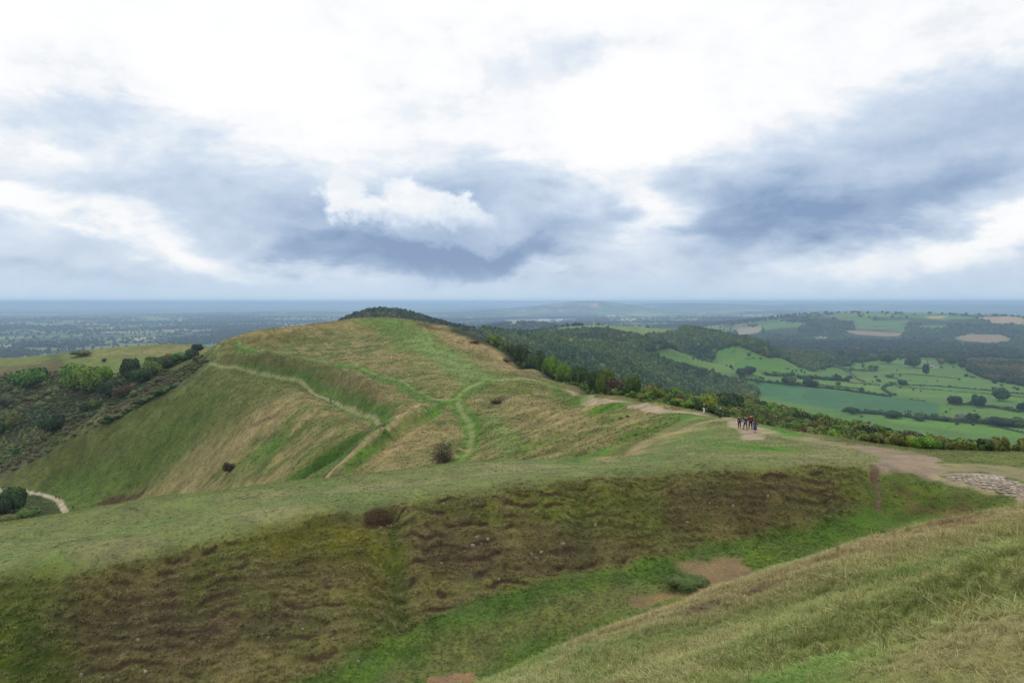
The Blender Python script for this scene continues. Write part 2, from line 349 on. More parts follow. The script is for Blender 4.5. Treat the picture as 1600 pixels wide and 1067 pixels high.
def window(pts, marg):
    """rows/cols of the grid near a set of points"""
    th = np.arctan2(pts[:, 0], pts[:, 1]); r = np.hypot(pts[:, 0], pts[:, 1])
    mt = marg / max(r.min(), 1)
    i0 = np.searchsorted(rr, max(r.min() - marg, .1)); i1 = np.searchsorted(rr, r.max() + marg) + 1
    j0 = np.searchsorted(tt, th.min() - mt); j1 = np.searchsorted(tt, th.max() + mt) + 1
    return slice(max(i0 - 1, 0), i1), slice(max(j0 - 1, 0), j1)
def dist_line(x, y, p):
    """distance to polyline, signed side, parameter"""
    best = np.full(x.shape, 1e9); sgn = np.zeros(x.shape); par = np.zeros(x.shape)
    for k in range(len(p) - 1):
        ax, ay = p[k]; bx, by = p[k + 1]; dx, dy = bx - ax, by - ay; l2 = dx * dx + dy * dy + 1e-9
        t = np.clip(((x - ax) * dx + (y - ay) * dy) / l2, 0, 1)
        d = np.hypot(x - ax - t * dx, y - ay - t * dy)
        m = d < best
        best = np.where(m, d, best); sgn = np.where(m, np.sign((x - ax) * dy - (y - ay) * dx), sgn); par = np.where(m, (k + t) / (len(p) - 1), par)
    return best, sgn, par
def inside(x, y, p):
    c = np.zeros(x.shape, bool); n = len(p)
    for k in range(n):
        x1, y1 = p[k]; x2, y2 = p[(k + 1) % n]
        if y1 == y2: continue
        c ^= ((y1 > y) != (y2 > y)) & (x < (x2 - x1) * (y - y1) / (y2 - y1) + x1)
    return c
def poly_mask(p, soft, wob=0.0, wseed=0):
    p = np.asarray(p); sl = window(p, soft * 2 + wob)
    x, y = X[sl], Y[sl]
    d, _, _ = dist_line(x, y, np.vstack([p, p[:1]]))
    sd = np.where(inside(x, y, p), d, -d)
    if wob: sd = sd + (fbm(x, y, wob * 2.5, 3, 300 + wseed) - .5) * wob * 2
    return sl, sstep(-soft, soft, sd)
def line_mask(p, width, soft, wob=0.0, wseed=0, taper=False):
    p = np.asarray(p); sl = window(p, width + soft + wob)
    x, y = X[sl], Y[sl]
    d, s, par = dist_line(x, y, p)
    if wob: d = d + (fbm(x, y, wob * 3 + 1, 3, 400 + wseed) - .5) * wob * 2
    m = 1 - sstep(width - soft, width + soft, d)
    if taper: m = m * sstep(0, .12, par) * (1 - sstep(.85, 1, par))
    return sl, m

# ------------------------------------------------------------------ earthworks in 3-D (trenches, banks, terraces)
def trench(px_pts, width, depth, berm=0.0, side=1, rmin=60, shift=0.0, taper=True):
    p = smooth_line(hits(px_pts, rmin)); sl = window(p, width * 5)
    d, s, par = dist_line(X[sl], Y[sl], p); sd = d * s * side - shift
    tp = sstep(0, .12, par) * (1 - sstep(.88, 1, par)) if taper else 1
    Z[sl] += tp * (-depth * np.exp(-(sd / width) ** 2) + berm * np.exp(-((sd + width * 1.7) / width) ** 2))
UP_PATH = [(372, 530), (378, 541), (400, 547), (455, 554), (530, 568), (572, 578), (620, 594), (650, 611), (680, 624), (705, 624), (735, 607), (760, 594)]
LO_PATH = [(330, 568), (350, 574), (390, 580), (440, 590), (480, 605), (520, 627), (560, 645), (588, 656), (597, 668)]
trench([(372, 545), (400, 553), (455, 562), (530, 574), (572, 585), (620, 602), (648, 618)], 6, 1.8, 2.6, -1)
trench([(365, 569), (400, 577), (445, 586), (490, 602), (530, 622), (565, 640), (592, 652), (600, 662)], 5, 3.4, 2.0, 1)
trench([(598, 668), (575, 680), (545, 700), (510, 722), (470, 745)], 4.5, 4.2, 1.6, 1, 100)
trench([(690, 640), (660, 655), (630, 668), (600, 690), (570, 715), (545, 738)], 3.4, 2.0, 1.8, -1, 80)
trench([(735, 612), (715, 625), (722, 650), (738, 672), (735, 695), (722, 718)], 3.2, 1.0, .5, 1, 80)
trench([(890, 713), (930, 703), (965, 688), (1000, 675), (1040, 658)], 2.2, 1.0, .6, 1, 70)
trench([(790, 715), (850, 692), (900, 668), (960, 655), (1010, 648)], 2.6, .8, .6, 1, 80)
trench([(870, 625), (900, 632), (920, 640), (960, 642), (1000, 650)], 3.0, .7, .7, 1, 90)
trench([(745, 640), (800, 652), (850, 662), (905, 650), (950, 632)], 3.5, .5, .8, 1, 90)

# bank, crest and floor regions in plan
Kp = smooth_line(hits([(p[0], p[1]) for p in CREST if p[0] >= -300], 30)); Fp = smooth_line(hits([(p[0], p[1]) for p in FOOT if p[0] >= -300], 22))
bank_poly = np.vstack([Kp, Fp[::-1]])
slb, mb = poly_mask(bank_poly, .7, .8, 3)
BANK = np.zeros_like(Z); BANK[slb] = mb
# terracettes: little sheep steps along the contours of the bank
xb, yb = X[slb], Y[slb]
patch = .3 + .7 * sstep(.36, .58, fbm(xb, yb, 6.5, 3, 61))
zb = Z[slb]
ph = (zb + (fbm(xb, yb, 6.5, 3, 62) - .5) * 1.3 + (fbm(xb, yb, 1.1, 3, 68) - .5) * .42) / .47
fr = ph - np.floor(ph)
step = np.where(fr < .72, fr / .72 * .30, .30 + (fr - .72) / .28 * .70) - fr          # flat tread, steep riser
core = sstep(.55, .95, mb)
amp = core * (.25 + .75 * patch)
riser = amp * sstep(.70, .80, fr) * (1 - sstep(.92, 1.0, fr)) 
Z[slb] += amp * step * .46 + core * ((fbm(xb, yb, 1.7, 4, 63) - .5) * .5 + (fbm(xb, yb, 6, 2, 64) - .5) * 1.0)
RISER = np.zeros_like(Z); RISER[slb] = riser
# gullies down the bank
for g in ([(612, 800), (616, 850), (622, 920), (630, 985)], [(905, 760), (908, 810), (915, 880)], [(1365, 735), (1368, 760), (1372, 790)]):
    p = hits(g, 28); sl, m = line_mask(p, .7, .7, .3); Z[sl] -= m * .42
sl, m = line_mask(hits([(578, 816), (592, 812), (612, 811)], 28), .34, .3, .5, 5); Z[sl] -= m * .55
SCOUR = [hits([(578, 816), (592, 812), (612, 811)], 28)]

# general unevenness
near = 1 - sstep(70, 140, RR)
hilld = sstep(60, 110, RR) * (1 - sstep(520, 900, RR))
Z += near * (fbm(X, Y, 3.2, 4, 21) - .5) * .28 * sstep(3, 7, RR)
Z += near * (1 - sstep(26, 32, RR)) * ((fbm(X, Y, .9, 3, 22) - .5) * .20) * sstep(3, 6, RR)
Z += hilld * ((fbm(X, Y, 12, 4, 23) - .5) * 1.0 + (fbm(X, Y, 3.0, 3, 24) - .5) * .22)
Z += sstep(400, 900, RR) * (1 - sstep(2500, 4000, RR)) * (fbm(X, Y, 120, 3, 25) - .5) * 10 * (1 - sstep(.34, .42, TH) * sstep(800, 1000, RR))

# ------------------------------------------------------------------ ground colours
ALB = 1.0
def C(r, g, b): return np.array(lin((r, g, b))) * ALB
GRASS = C(100, 112, 60); PALE = C(124, 134, 92); LUSH = C(74, 112, 36); DRY = C(146, 132, 92); OLIVE = C(92, 100, 50); BROWN = C(88, 78, 50)
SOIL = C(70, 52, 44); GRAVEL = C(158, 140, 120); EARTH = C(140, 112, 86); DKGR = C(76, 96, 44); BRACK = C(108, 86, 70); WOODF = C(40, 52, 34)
CG = np.zeros(Z.shape + (3,), np.float32); CG[:] = GRASS
def mixc(sl, c, a):
    if a.ndim == 2: a = a[..., None]
    CG[sl] = CG[sl] * (1 - a) + np.asarray(c) * a
ALL = (slice(None), slice(None))
n_a = fbm(X, Y, 9, 4, 31); n_b = fbm(X, Y, 2.4, 3, 32); n_c = fbm(X, Y, 38, 3, 33)
# hill: streaky dry and green
mh = hilld * (1 - BANK)
stre = fbm(X, Y, 4.5, 4, 34)
DRYM = mh * sstep(.36, .62, .5 * n_a + .5 * stre + .08 * (n_b - .5) * 2)
mixc(ALL, OLIVE, mh * .5 * sstep(.45, .6, fbm(X, Y, 7, 4, 134)))
mixc(ALL, C(96, 88, 58), mh * .35 * sstep(.52, .66, fbm(X, Y, 3.5, 4, 135)))
mixc(ALL, OLIVE, mh * .35 * sstep(.35, .6, n_c))
mixc(ALL, DRY, DRYM * .7)
# foreground slope
fgm = (1 - sstep(27, 33, RR))
mixc(ALL, C(122, 130, 74), fgm * .75)
mixc(ALL, C(92, 120, 54), fgm * .85 * sstep(.40, .58, fbm(X, Y, 3.5, 4, 35)))
mixc(ALL, C(158, 148, 108), fgm * .4 * sstep(.48, .64, fbm(X, Y, 2.2, 4, 36)))
def near_hits(pts, rmin=3): return hits(pts, rmin)
sl, m = line_mask(hits([(780, 1060), (900, 1003), (1050, 952), (1200, 905), (1350, 858), (1480, 823), (1600, 803)], 6), 2.8, 2.4, 1.2); mixc(sl, C(150, 136, 98), m * .75)
sl, m = poly_mask(hits([(1400, 1060), (1600, 1060), (1600, 960), (1500, 980)]), .5, .8, 8); mixc(sl, C(140, 124, 92), m * .55)
# plateau strip
plat = poly_mask(np.vstack([Kp, hits([(1440, 706), (1300, 686), (1200, 666), (1150, 656), (1110, 650), (1050, 665), (1000, 690), (950, 714), (850, 718), (700, 726), (560, 743), (400, 763), (250, 778), (100, 806), (0, 820), (-250, 848)], 40)]), .8, .6, 4)
PLAT = np.zeros_like(Z); PLAT[plat[0]] = plat[1]
mixc(plat[0], C(116, 124, 78), plat[1] * .95)
pn = fbm(X[plat[0]], Y[plat[0]], 5, 4, 37)
mixc(plat[0], C(102, 122, 70), plat[1] * .55 * sstep(.5, .66, pn))
mixc(plat[0], C(140, 134, 98), plat[1] * .55 * sstep(.5, .66, fbm(X[plat[0]] * .5, Y[plat[0]] * 1.3, 4, 4, 38)))
# the bank
mixc(ALL, C(112, 110, 66), BANK * .95)
mixc(slb, C(132, 122, 80), mb * .6 * sstep(.45, .65, fbm(xb, yb, 2.0, 4, 39)))
mixc(slb, C(100, 86, 66), mb * .45 * patch * sstep(.42, .64, fbm(xb, yb, 1.6, 4, 40)))
mixc(slb, C(104, 114, 54), mb * .65 * sstep(.52, .64, fbm(xb, yb, 4.2, 3, 41)))
mixc(slb, SOIL * .95, np.clip(riser * 1.4, 0, 1) * .9 * sstep(.38, .6, fbm(xb, yb, 1.0, 3, 65)))
for p in SCOUR:
    sl, m = line_mask(p, .3, .25, .7, 5); mixc(sl, C(76, 58, 46), m * .75)
for pts, c, wd, al in (
    ([(0, 960), (40, 1030), (60, 1067)], C(70, 92, 34), 2.4, .7), ([(420, 850), (520, 860), (600, 870)], C(110, 112, 46), 1.6, .5),
    ([(500, 830), (560, 880), (575, 930)], C(108, 110, 46), 1.4, .5), ([(615, 830), (622, 900), (630, 985), (560, 1020)], C(80, 98, 44), .5, .55), ([(905, 770), (912, 860)], C(84, 98, 50), .4, .4)):
    sl, m = line_mask(hits(pts, 22), wd, wd * .7, .8, 6); mixc(sl, c, m * al)
for pts, c, wd, al in (([(110, 985), (230, 960), (340, 950)], C(84, 70, 58), 1.7, .5), ([(150, 1040), (300, 1000), (450, 960)], C(82, 70, 58), 1.6, .5), ([(370, 905), (480, 890), (540, 900)], C(92, 78, 62), 1.3, .45), ([(690, 850), (790, 880), (900, 850)], C(84, 72, 58), 1.4, .5), ([(1050, 790), (1180, 775), (1300, 765)], C(86, 74, 56), 1.3, .45),
    ([(430, 845), (520, 835), (570, 840)], C(124, 122, 58), .9, .6), ([(30, 1000), (60, 1050)], C(76, 94, 40), 1.4, .6), ([(560, 940), (600, 980), (580, 1020)], C(84, 96, 48), .8, .5)):
    sl, m = line_mask(hits(pts, 22), wd, wd * .8, .9, 8); mixc(sl, c, m * al * (.5 + .8 * fbm(X[sl], Y[sl], .9, 3, 151)))
# ditch floor: vivid green
floor_poly = np.vstack([Fp, hits([(1400, 800), (1480, 800), (1440, 822), (1370, 838), (1250, 870), (1080, 930), (950, 985), (800, 1062)], 27), np.array([hit(600, 1240, 20), hit(200, 1400, 18)])])
slf, mf = poly_mask(floor_poly, .55, .7, 9)
FLOOR = np.zeros_like(Z); FLOOR[slf] = mf
mixc(slf, C(88, 112, 52), mf)
mixc(slf, C(104, 122, 56), mf * .55 * sstep(.5, .7, fbm(X[slf], Y[slf], 2.6, 4, 42)))
mixc(slf, C(74, 106, 42), mf * .5 * sstep(.5, .7, fbm(X[slf], Y[slf], 3.3, 3, 43)))
for pts, wd in (([(700, 1010), (850, 968), (980, 930), (1060, 925)], 1.0), ([(620, 1055), (760, 1030)], .8)):
    sl, m = line_mask(hits(pts, 25), wd, wd, .8, 7); mixc(sl, C(128, 124, 80), m * .6)
EARTHM = np.zeros_like(Z)
def bare(poly, c, soft=.18, wob=.5, al=1.0, rmin=20, store=True):
    sl, m = poly_mask(hits(poly, rmin), soft, wob, 12); m = m * al
    mixc(sl, c, m)
    if store: EARTHM[sl] = np.maximum(EARTHM[sl], m)
bare([(1068, 882), (1135, 864), (1170, 868), (1255, 882), (1215, 902), (1150, 915), (1100, 922), (1060, 925), (1090, 905)], C(132, 114, 86), .45, 1.0, rmin=25)
bare([(985, 935), (1040, 925), (1065, 932), (1010, 945), (985, 948)], C(136, 112, 84), al=.7, rmin=25)
bare([(660, 1052), (740, 1050), (750, 1066), (665, 1075)], C(142, 116, 90), rmin=25)
# earth scar in the side of the foreground slope
sl, m = line_mask(hits([(1085, 952), (1120, 940), (1165, 932), (1200, 915)], 12), .35, .3, .3, 3); mixc(sl, C(96, 82, 66), m * .7)
# causeway face, right: lush hummocky grass
sl, m = poly_mask(hits([(1378, 742), (1450, 748), (1520, 770), (1600, 790), (1600, 800), (1480, 806), (1400, 812), (1385, 790)], 28), .5, .8, 14); mixc(sl, C(92, 106, 52), m * .9); mixc(sl, C(66, 100, 36), m * .8 * sstep(.48, .62, fbm(X[sl], Y[sl], 2.4, 3, 141))); mixc(sl, C(104, 94, 62), m * .7 * sstep(.5, .64, fbm(X[sl], Y[sl], 3.2, 3, 142)))
Z[sl] += m * (fbm(X[sl], Y[sl], 1.8, 3, 44) - .5) * .9
sl, m = line_mask(hits([(1500, 800), (1490, 830), (1470, 850)], 24), .5, .5, .5, 4); mixc(sl, C(112, 88, 62), m * .6)
# paths ------------------------------------------------------------
PATHM = np.zeros_like(Z); FOOTM = np.zeros_like(Z)
def pathline(pts, wd, c, al=1.0, soft=.35, wob=.3, rmin=60, store=PATHM, cut=.0, taper=False):
    p = smooth_line(hits(pts, rmin)); sl, m = line_mask(p, wd, soft * wd, wob * wd, len(pts), taper); m = m * al
    mixc(sl, c, m)
    if store is not None: store[sl] = np.maximum(store[sl], m)
    if cut: Z[sl] -= m * cut
# green swathe down from the summit
pathline([(610, 503), (640, 525), (665, 545), (700, 565), (740, 585), (765, 592)], 11, C(104, 124, 62), .8, .7, .6, store=None)
pathline([(640, 520), (672, 548), (712, 570), (745, 586)], 5, C(124, 138, 86), .7, .8, .6, store=None)
pathline([(560, 505), (600, 507), (650, 528)], 9, C(96, 116, 54), .6, .7, .6, store=None)
pathline([(658, 508), (668, 520), (674, 533)], 1.0, C(142, 128, 92), .7, .4, .3, store=FOOTM)
GRV = C(158, 144, 120)
MAINP = [(757, 590), (770, 594), (800, 592), (832, 593), (860, 602), (880, 609), (900, 615), (920, 621), (940, 626), (980, 629), (1020, 636), (1060, 643), (1105, 649), (1145, 655), (1165, 666), (1190, 674)]
pathline(MAINP, 1.6, GRV, 1.0, .22, .5, cut=.12)
pathline([(1140, 652), (1165, 663), (1180, 673), (1200, 676)], 1.15, GRV, 1.0, .4, .6)
pathline([(1190, 673), (1230, 680), (1280, 690), (1330, 698), (1370, 706)], 1.3, C(140, 134, 100), .7, .8, .6, store=FOOTM)
bare([(1320, 694), (1375, 698), (1440, 708), (1470, 722), (1475, 738), (1460, 748), (1430, 740), (1380, 736), (1368, 728), (1375, 712), (1340, 702)], C(146, 130, 110), .35, .7, rmin=40)
bare([(1430, 722), (1520, 724), (1600, 730), (1750, 745), (1750, 760), (1600, 752), (1540, 738), (1470, 740)], C(152, 138, 112), .5, .6, al=.6, rmin=40)
pathline([(1458, 744), (1500, 756), (1550, 768), (1600, 782), (1660, 798)], .3, C(160, 146, 118), .9, .5, .3, 35)
pathline([(1366, 728), (1366, 742), (1369, 760), (1374, 775), (1371, 793)], .22, C(118, 104, 82), .75, .4, .5, 30, store=FOOTM, cut=.25)
pathline([(1368, 735), (1364, 752)], .24, C(100, 78, 66), .8, .4, .5, 30, store=FOOTM)
bare([(1368, 778), (1378, 780), (1374, 792), (1366, 795)], C(134, 116, 94), .15, .4, al=.8, rmin=30)
bare([(1470, 742), (1500, 738), (1545, 740), (1572, 748), (1600, 756), (1660, 775), (1660, 800), (1600, 779), (1545, 765), (1500, 753)], C(150, 138, 118), .15, .3, rmin=35)
# paths of the far hill
LUSHH = C(84, 116, 50)
for P_, o in ((UP_PATH, (0, 4)), (LO_PATH[3:], (8, 0))):
    pathline([(a + o[0], b + o[1]) for a, b in P_], 2.6, LUSHH, .75, .6, .5, store=None)
pathline([(370, 572), (400, 580), (445, 588), (490, 602), (530, 622), (565, 638), (592, 650), (604, 664)], 2.4, C(82, 108, 50), .5, .6, .5, store=None)
pathline([(345, 540), (335, 552), (330, 568), (322, 572)], 2.4, C(106, 126, 62), .8, .6, .5, store=None)
pathline([(597, 668), (575, 684), (545, 704), (510, 724), (455, 750)], 3.0, C(66, 98, 36), .95, .6, .5, rmin=100, store=None)
pathline([(560, 668), (530, 682), (495, 708), (455, 742)], 2.2, C(112, 116, 64), .7, .7, .5, rmin=100, store=None)
pathline([(655, 632), (620, 655), (592, 672), (560, 700), (520, 745)], .9, C(150, 138, 98), .4, .6, .6, rmin=100, store=None)
pathline([(700, 628), (675, 645), (645, 658), (615, 676), (585, 700), (560, 722), (545, 740)], 2.0, C(82, 116, 44), .95, .6, .5, rmin=90, store=None)
NS = [(757, 594), (738, 602), (720, 615), (716, 630), (722, 645), (733, 660), (738, 678), (734, 698), (722, 720)]
pathline(NS, 2.3, C(84, 118, 46), .9, .5, .4, rmin=90, store=None)
pathline(NS, .75, C(126, 134, 84), .75, .6, .5, rmin=90, store=FOOTM)
pathline([(680, 624), (705, 626), (725, 612), (745, 600)], 1.0, C(150, 144, 100), .8, .5, .5, store=FOOTM)
for pts, wd, c, al in (
    ([(900, 716), (940, 703), (975, 688), (1010, 674), (1060, 655), (1090, 650)], 1.6, C(84, 120, 48), .85),
    ([(940, 718), (1000, 698), (1050, 678), (1090, 662), (1120, 656)], 1.1, C(160, 144, 104), .8),
    ([(720, 700), (780, 690), (840, 672), (900, 650), (925, 636)], 1.4, C(150, 140, 96), .6),
    ([(760, 650), (790, 680), (812, 710)], 3.0, C(88, 118, 54), .6), ([(930, 640), (955, 636), (975, 632)], 2.4, C(78, 116, 36), .9),
    ([(840, 596), (870, 605), (900, 620), (915, 626)], 2.8, C(86, 114, 46), .8), ([(1020, 652), (1060, 648), (1090, 656)], 1.6, C(92, 122, 58), .7),
    ([(1100, 688), (1150, 700), (1200, 698), (1230, 706)], 1.4, C(94, 124, 54), .6), ([(1165, 697), (1215, 703)], .9, C(72, 122, 36), .9),
    ([(1190, 665), (1215, 670), (1240, 680)], 1.0, C(76, 128, 44), .85), ([(1110, 672), (1090, 682), (1060, 690)], 1.2, C(92, 120, 54), .5),
    ([(850, 690), (900, 672), (940, 656), (965, 650)], 2.2, C(96, 118, 56), .6), ([(700, 715), (640, 727), (590, 735)], 2.0, C(150, 134, 96), .6)):
    pathline(pts, wd, c, al, .8, .7, 50, store=None)
# tan flanks
for pts, wd, c, al in (
    ([(690, 510), (740, 535), (800, 565), (850, 585)], 11, C(164, 144, 104), .75), ([(770, 540), (830, 572), (890, 600)], 4, C(150, 140, 92), .5),
    ([(400, 522), (460, 514), (540, 506)], 12, C(158, 138, 92), .65), ([(600, 560), (660, 560), (700, 580)], 8, C(156, 136, 96), .5), ([(420, 600), (460, 612), (420, 650), (330, 690), (260, 730), (160, 790)], 9, C(160, 142, 102), .6),
    ([(460, 618), (400, 668), (330, 720), (230, 760)], 6, C(166, 148, 108), .45),
    ([(620, 650), (640, 690), (600, 720)], 8, C(148, 128, 90), .45), ([(640, 700), (600, 712)], 8, C(150, 130, 94), .5), ([(520, 590), (580, 600), (560, 620)], 8, C(140, 122, 90), .5),
    ([(780, 620), (840, 640), (900, 660)], 7, C(152, 134, 96), .4), ([(0, 742), (60, 712), (150, 665), (240, 620), (320, 575)], 2.0, C(150, 134, 96), .6)):
    pathline(pts, wd, c, al, .9, .9, 60, store=None)
for pts, wd, c, al in (
    ([(60, 740), (150, 710), (260, 660), (350, 620), (420, 600)], 26, C(88, 98, 50), .8), ([(100, 770), (180, 750), (260, 705)], 16, C(80, 100, 42), .7), ([(60, 780), (130, 790)], 12, C(82, 106, 44), .7),
    ([(400, 565), (450, 575), (500, 590)], 7, C(88, 94, 52), .6), ([(500, 530), (440, 535), (400, 532)], 7, C(104, 100, 54), .5), ([(767, 636), (776, 629), (788, 621)], 1.6, C(78, 72, 54), .8), ([(860, 600), (830, 612), (790, 600)], 5, C(100, 108, 56), .5)):
    pathline(pts, wd, c, al, .9, .7, 60, store=None)
pathline([(352, 556), (400, 563), (450, 568), (500, 578), (540, 594), (575, 612)], 5, C(92, 92, 54), .45, .8, .6, 60, store=None)
pathline([(340, 546), (400, 532), (460, 524)], 5, C(98, 98, 54), .4, .8, .7, 60, store=None)
pathline([(370, 572), (400, 580), (445, 588), (490, 602), (530, 622), (565, 638), (592, 650), (604, 664)], 2.2, C(78, 108, 48), .65, .6, .5, store=None)
pathline([(a, b_ + 2) for a, b_ in UP_PATH], 1.2, C(86, 118, 52), .8, .5, .5, store=None)
pathline(UP_PATH, .5, C(120, 132, 84), .8, .4, .4, store=FOOTM)
pathline(LO_PATH, .62, C(142, 142, 100), .95, .35, .4, store=FOOTM)
for pts, wd, c, al in (([(575, 500), (610, 503), (640, 520), (665, 540), (700, 562), (740, 584), (760, 592)], 8, C(100, 124, 62), .7), ([(650, 528), (680, 550), (715, 570), (745, 588)], 4.5, C(122, 140, 84), .7),
    ([(592, 668), (562, 684), (522, 708), (472, 745)], 3.6, C(64, 92, 34), .95), ([(560, 660), (530, 678), (490, 708), (445, 746)], .9, C(110, 118, 66), .8), ([(598, 668), (570, 684), (548, 702), (520, 724), (490, 745)], 1.4, C(84, 112, 58), .8),
    ([(655, 632), (620, 655), (592, 672)], .7, C(162, 146, 108), .75), ([(588, 676), (570, 690), (545, 712), (510, 748)], .9, C(160, 144, 106), .75)):
    pathline(pts, wd, c, al, .6, .5, 90, store=None)
pathline([(330, 568), (326, 558), (335, 548), (342, 540)], 1.0, C(140, 138, 96), .7, .5, .5, store=FOOTM)
bare([(140, 790), (165, 778), (200, 768), (228, 764), (222, 774), (190, 786), (150, 792)], C(80, 70, 48), 1.2, 2.0, rmin=120)
pathline([(395, 665), (435, 648)], 1.2, C(110, 92, 64), .6, .5, .5, 100, store=None)
pathline([(400, 708), (430, 700)], 4, C(86, 118, 46), .7, .8, .5, 100, store=None)
pathline([(660, 507), (672, 512), (690, 514)], 2.5, C(92, 74, 48), .8, .6, .5, store=None)
# left valley: bracken, green spur
lv = poly_mask(hits([(-200, 830), (0, 745), (100, 692), (200, 643), (280, 600), (325, 566), (318, 552), (260, 560), (190, 575), (60, 572), (-200, 590)], 312), 6, 12, 15)
mixc(lv[0], C(88, 98, 58), lv[1] * .9)
mixc(lv[0], C(70, 90, 50), lv[1] * .8 * sstep(.46, .6, fbm(X[lv[0]], Y[lv[0]], 26, 4, 45)))
mixc(lv[0], C(98, 88, 68), lv[1] * .7 * sstep(.5, .66, fbm(X[lv[0]], Y[lv[0]], 15, 4, 46)))
for pts, wd, c, al in (([(120, 618), (180, 612), (230, 592)], 10, C(112, 84, 62), .6), ([(30, 650), (90, 638), (150, 618)], 14, C(56, 74, 50), .7), ([(180, 580), (200, 566), (240, 560)], 14, C(92, 124, 56), .9),
                       ([(138, 662), (152, 650), (163, 636)], 1.8, C(142, 138, 108), .9), ([(148, 655), (165, 640)], 4, C(104, 112, 66), .6), ([(180, 602), (186, 594), (178, 588)], 1.2, C(146, 138, 108), .8),
                       ([(0, 570), (60, 562), (130, 562), (190, 572)], 20, C(104, 118, 62), .7)):
    pathline(pts, wd, c, al, .6, .6, 325, store=None)
# lower-left track
TRK = [(-60, 772), (0, 766), (38, 768), (68, 773), (86, 779), (96, 788), (103, 802)]
sl, m = poly_mask(hits([(-100, 775), (0, 770), (60, 775), (88, 785), (98, 802), (40, 815), (-100, 850)], 120), 3, 4, 16); mixc(sl, C(64, 74, 42), m)
for pts, wd, c, al in (([(60, 551), (85, 558), (110, 570), (125, 578)], 5, C(78, 86, 50), .8), ([(130, 556), (200, 552), (250, 548), (300, 545)], 8, C(128, 124, 82), .7), ([(0, 575), (60, 572), (110, 582)], 7, C(96, 84, 60), .8), ([(180, 556), (230, 560), (290, 556)], 5, C(96, 106, 60), .7)):
    pathline(pts, wd, c, al, .8, .6, 400, store=None)
pathline(TRK, 1.15, C(176, 166, 140), 1.0, .25, .1, 120)
# beyond: scrub slope soil, woodland floor, fields, plain
sc = sstep(90, 130, RR) * (1 - sstep(900, 1100, RR)) * sstep(.04, .10, TH) * (hilld * 0 + 1)
# only beyond the ridge silhouette
RSp = hits([(1900, 707), (1600, 707), (1440, 707), (1300, 684), (1200, 664), (1150, 654), (1110, 647), (1050, 635), (960, 620), (900, 605), (840, 580), (790, 555), (740, 532), (700, 517)], 40)
beyond = np.vstack([RSp, np.array([[-40, 700], [200, 2600], [2600, 2600], [2600, 30]])])
slB, mB = poly_mask(beyond, 4, 2, 17)
mB = mB * sstep(.0, 1, np.ones_like(mB))
mixc(slB, C(84, 90, 50), mB * .9)
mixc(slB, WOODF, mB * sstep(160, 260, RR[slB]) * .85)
midf = sstep(750, 900, RR)
mixc(ALL, C(86, 116, 58), midf)
# patchwork of fields beyond
def voronoi(x, y, s, seed):
    wx = x + (fbm(x, y, s * 2.2, 2, seed + 5) - .5) * s * 1.3; wy = y + (fbm(x + 999, y, s * 2.2, 2, seed + 6) - .5) * s * 1.3
    gx = np.floor(wx / s).astype(np.int64); gy = np.floor(wy / s).astype(np.int64)
    f1 = np.full(x.shape, 1e12); f2 = f1.copy(); cid = np.zeros(x.shape, np.float32); cid2 = cid.copy()
    for i in (-1, 0, 1):
        for j in (-1, 0, 1):
            cx = (gx + i + .15 + .7 * _hash(gx + i, gy + j, seed)) * s; cy = (gy + j + .15 + .7 * _hash(gx + i, gy + j, seed + 1)) * s
            d = np.abs(wx - cx) * .8 + np.abs(wy - cy) * .8 + .4 * np.hypot(wx - cx, wy - cy); h = _hash(gx + i, gy + j, seed + 2); h2 = _hash(gx + i, gy + j, seed + 3)
            m = d < f1
            f2 = np.where(m, f1, np.minimum(f2, d)); cid = np.where(m, h, cid); cid2 = np.where(m, h2, cid2); f1 = np.where(m, d, f1)
    return cid, cid2, f2 - f1
i_far = int(np.searchsorted(rr, 900)); slF = (slice(i_far, None), slice(None))
xf, yf, rf_ = X[slF], Y[slF], RR[slF]
cid, cid2, edge = voronoi(xf, yf, 260, 71)
cidL, cidL2, edgeL = voronoi(xf, yf, 900, 81)
pal = np.array([C(88, 120, 58), C(98, 128, 66), C(74, 104, 56), C(120, 132, 84), C(168, 146, 112), C(104, 120, 70), C(58, 76, 46), C(62, 84, 48), C(84, 110, 60), C(48, 62, 40)])
pi_ = np.minimum((cid * len(pal)).astype(int), len(pal) - 1)
fc = pal[pi_]
wd_ = sstep(.5, .58, fbm(xf, yf, 700, 3, 72) + .12 * (cidL - .5))
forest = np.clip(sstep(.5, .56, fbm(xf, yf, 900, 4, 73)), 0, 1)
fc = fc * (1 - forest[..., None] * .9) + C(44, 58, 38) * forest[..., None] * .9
hedge = (1 - sstep(8, 26 , edge)) * .7
fc = fc * (1 - hedge[..., None]) + C(46, 60, 36) * hedge[..., None]
tw = (.8 + .4 * fbm(xf, yf, 60, 3, 74)[..., None]) * (1 + sstep(4500, 8000, rf_) * (1.3 * (cidL - .45) * .6 + 1.1 * (fbm(xf, yf, 1400, 4, 75) - .5)))[..., None]
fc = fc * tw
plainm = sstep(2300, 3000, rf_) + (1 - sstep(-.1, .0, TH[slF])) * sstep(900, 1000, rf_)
mixc(slF, fc, np.clip(plainm, 0, 1))
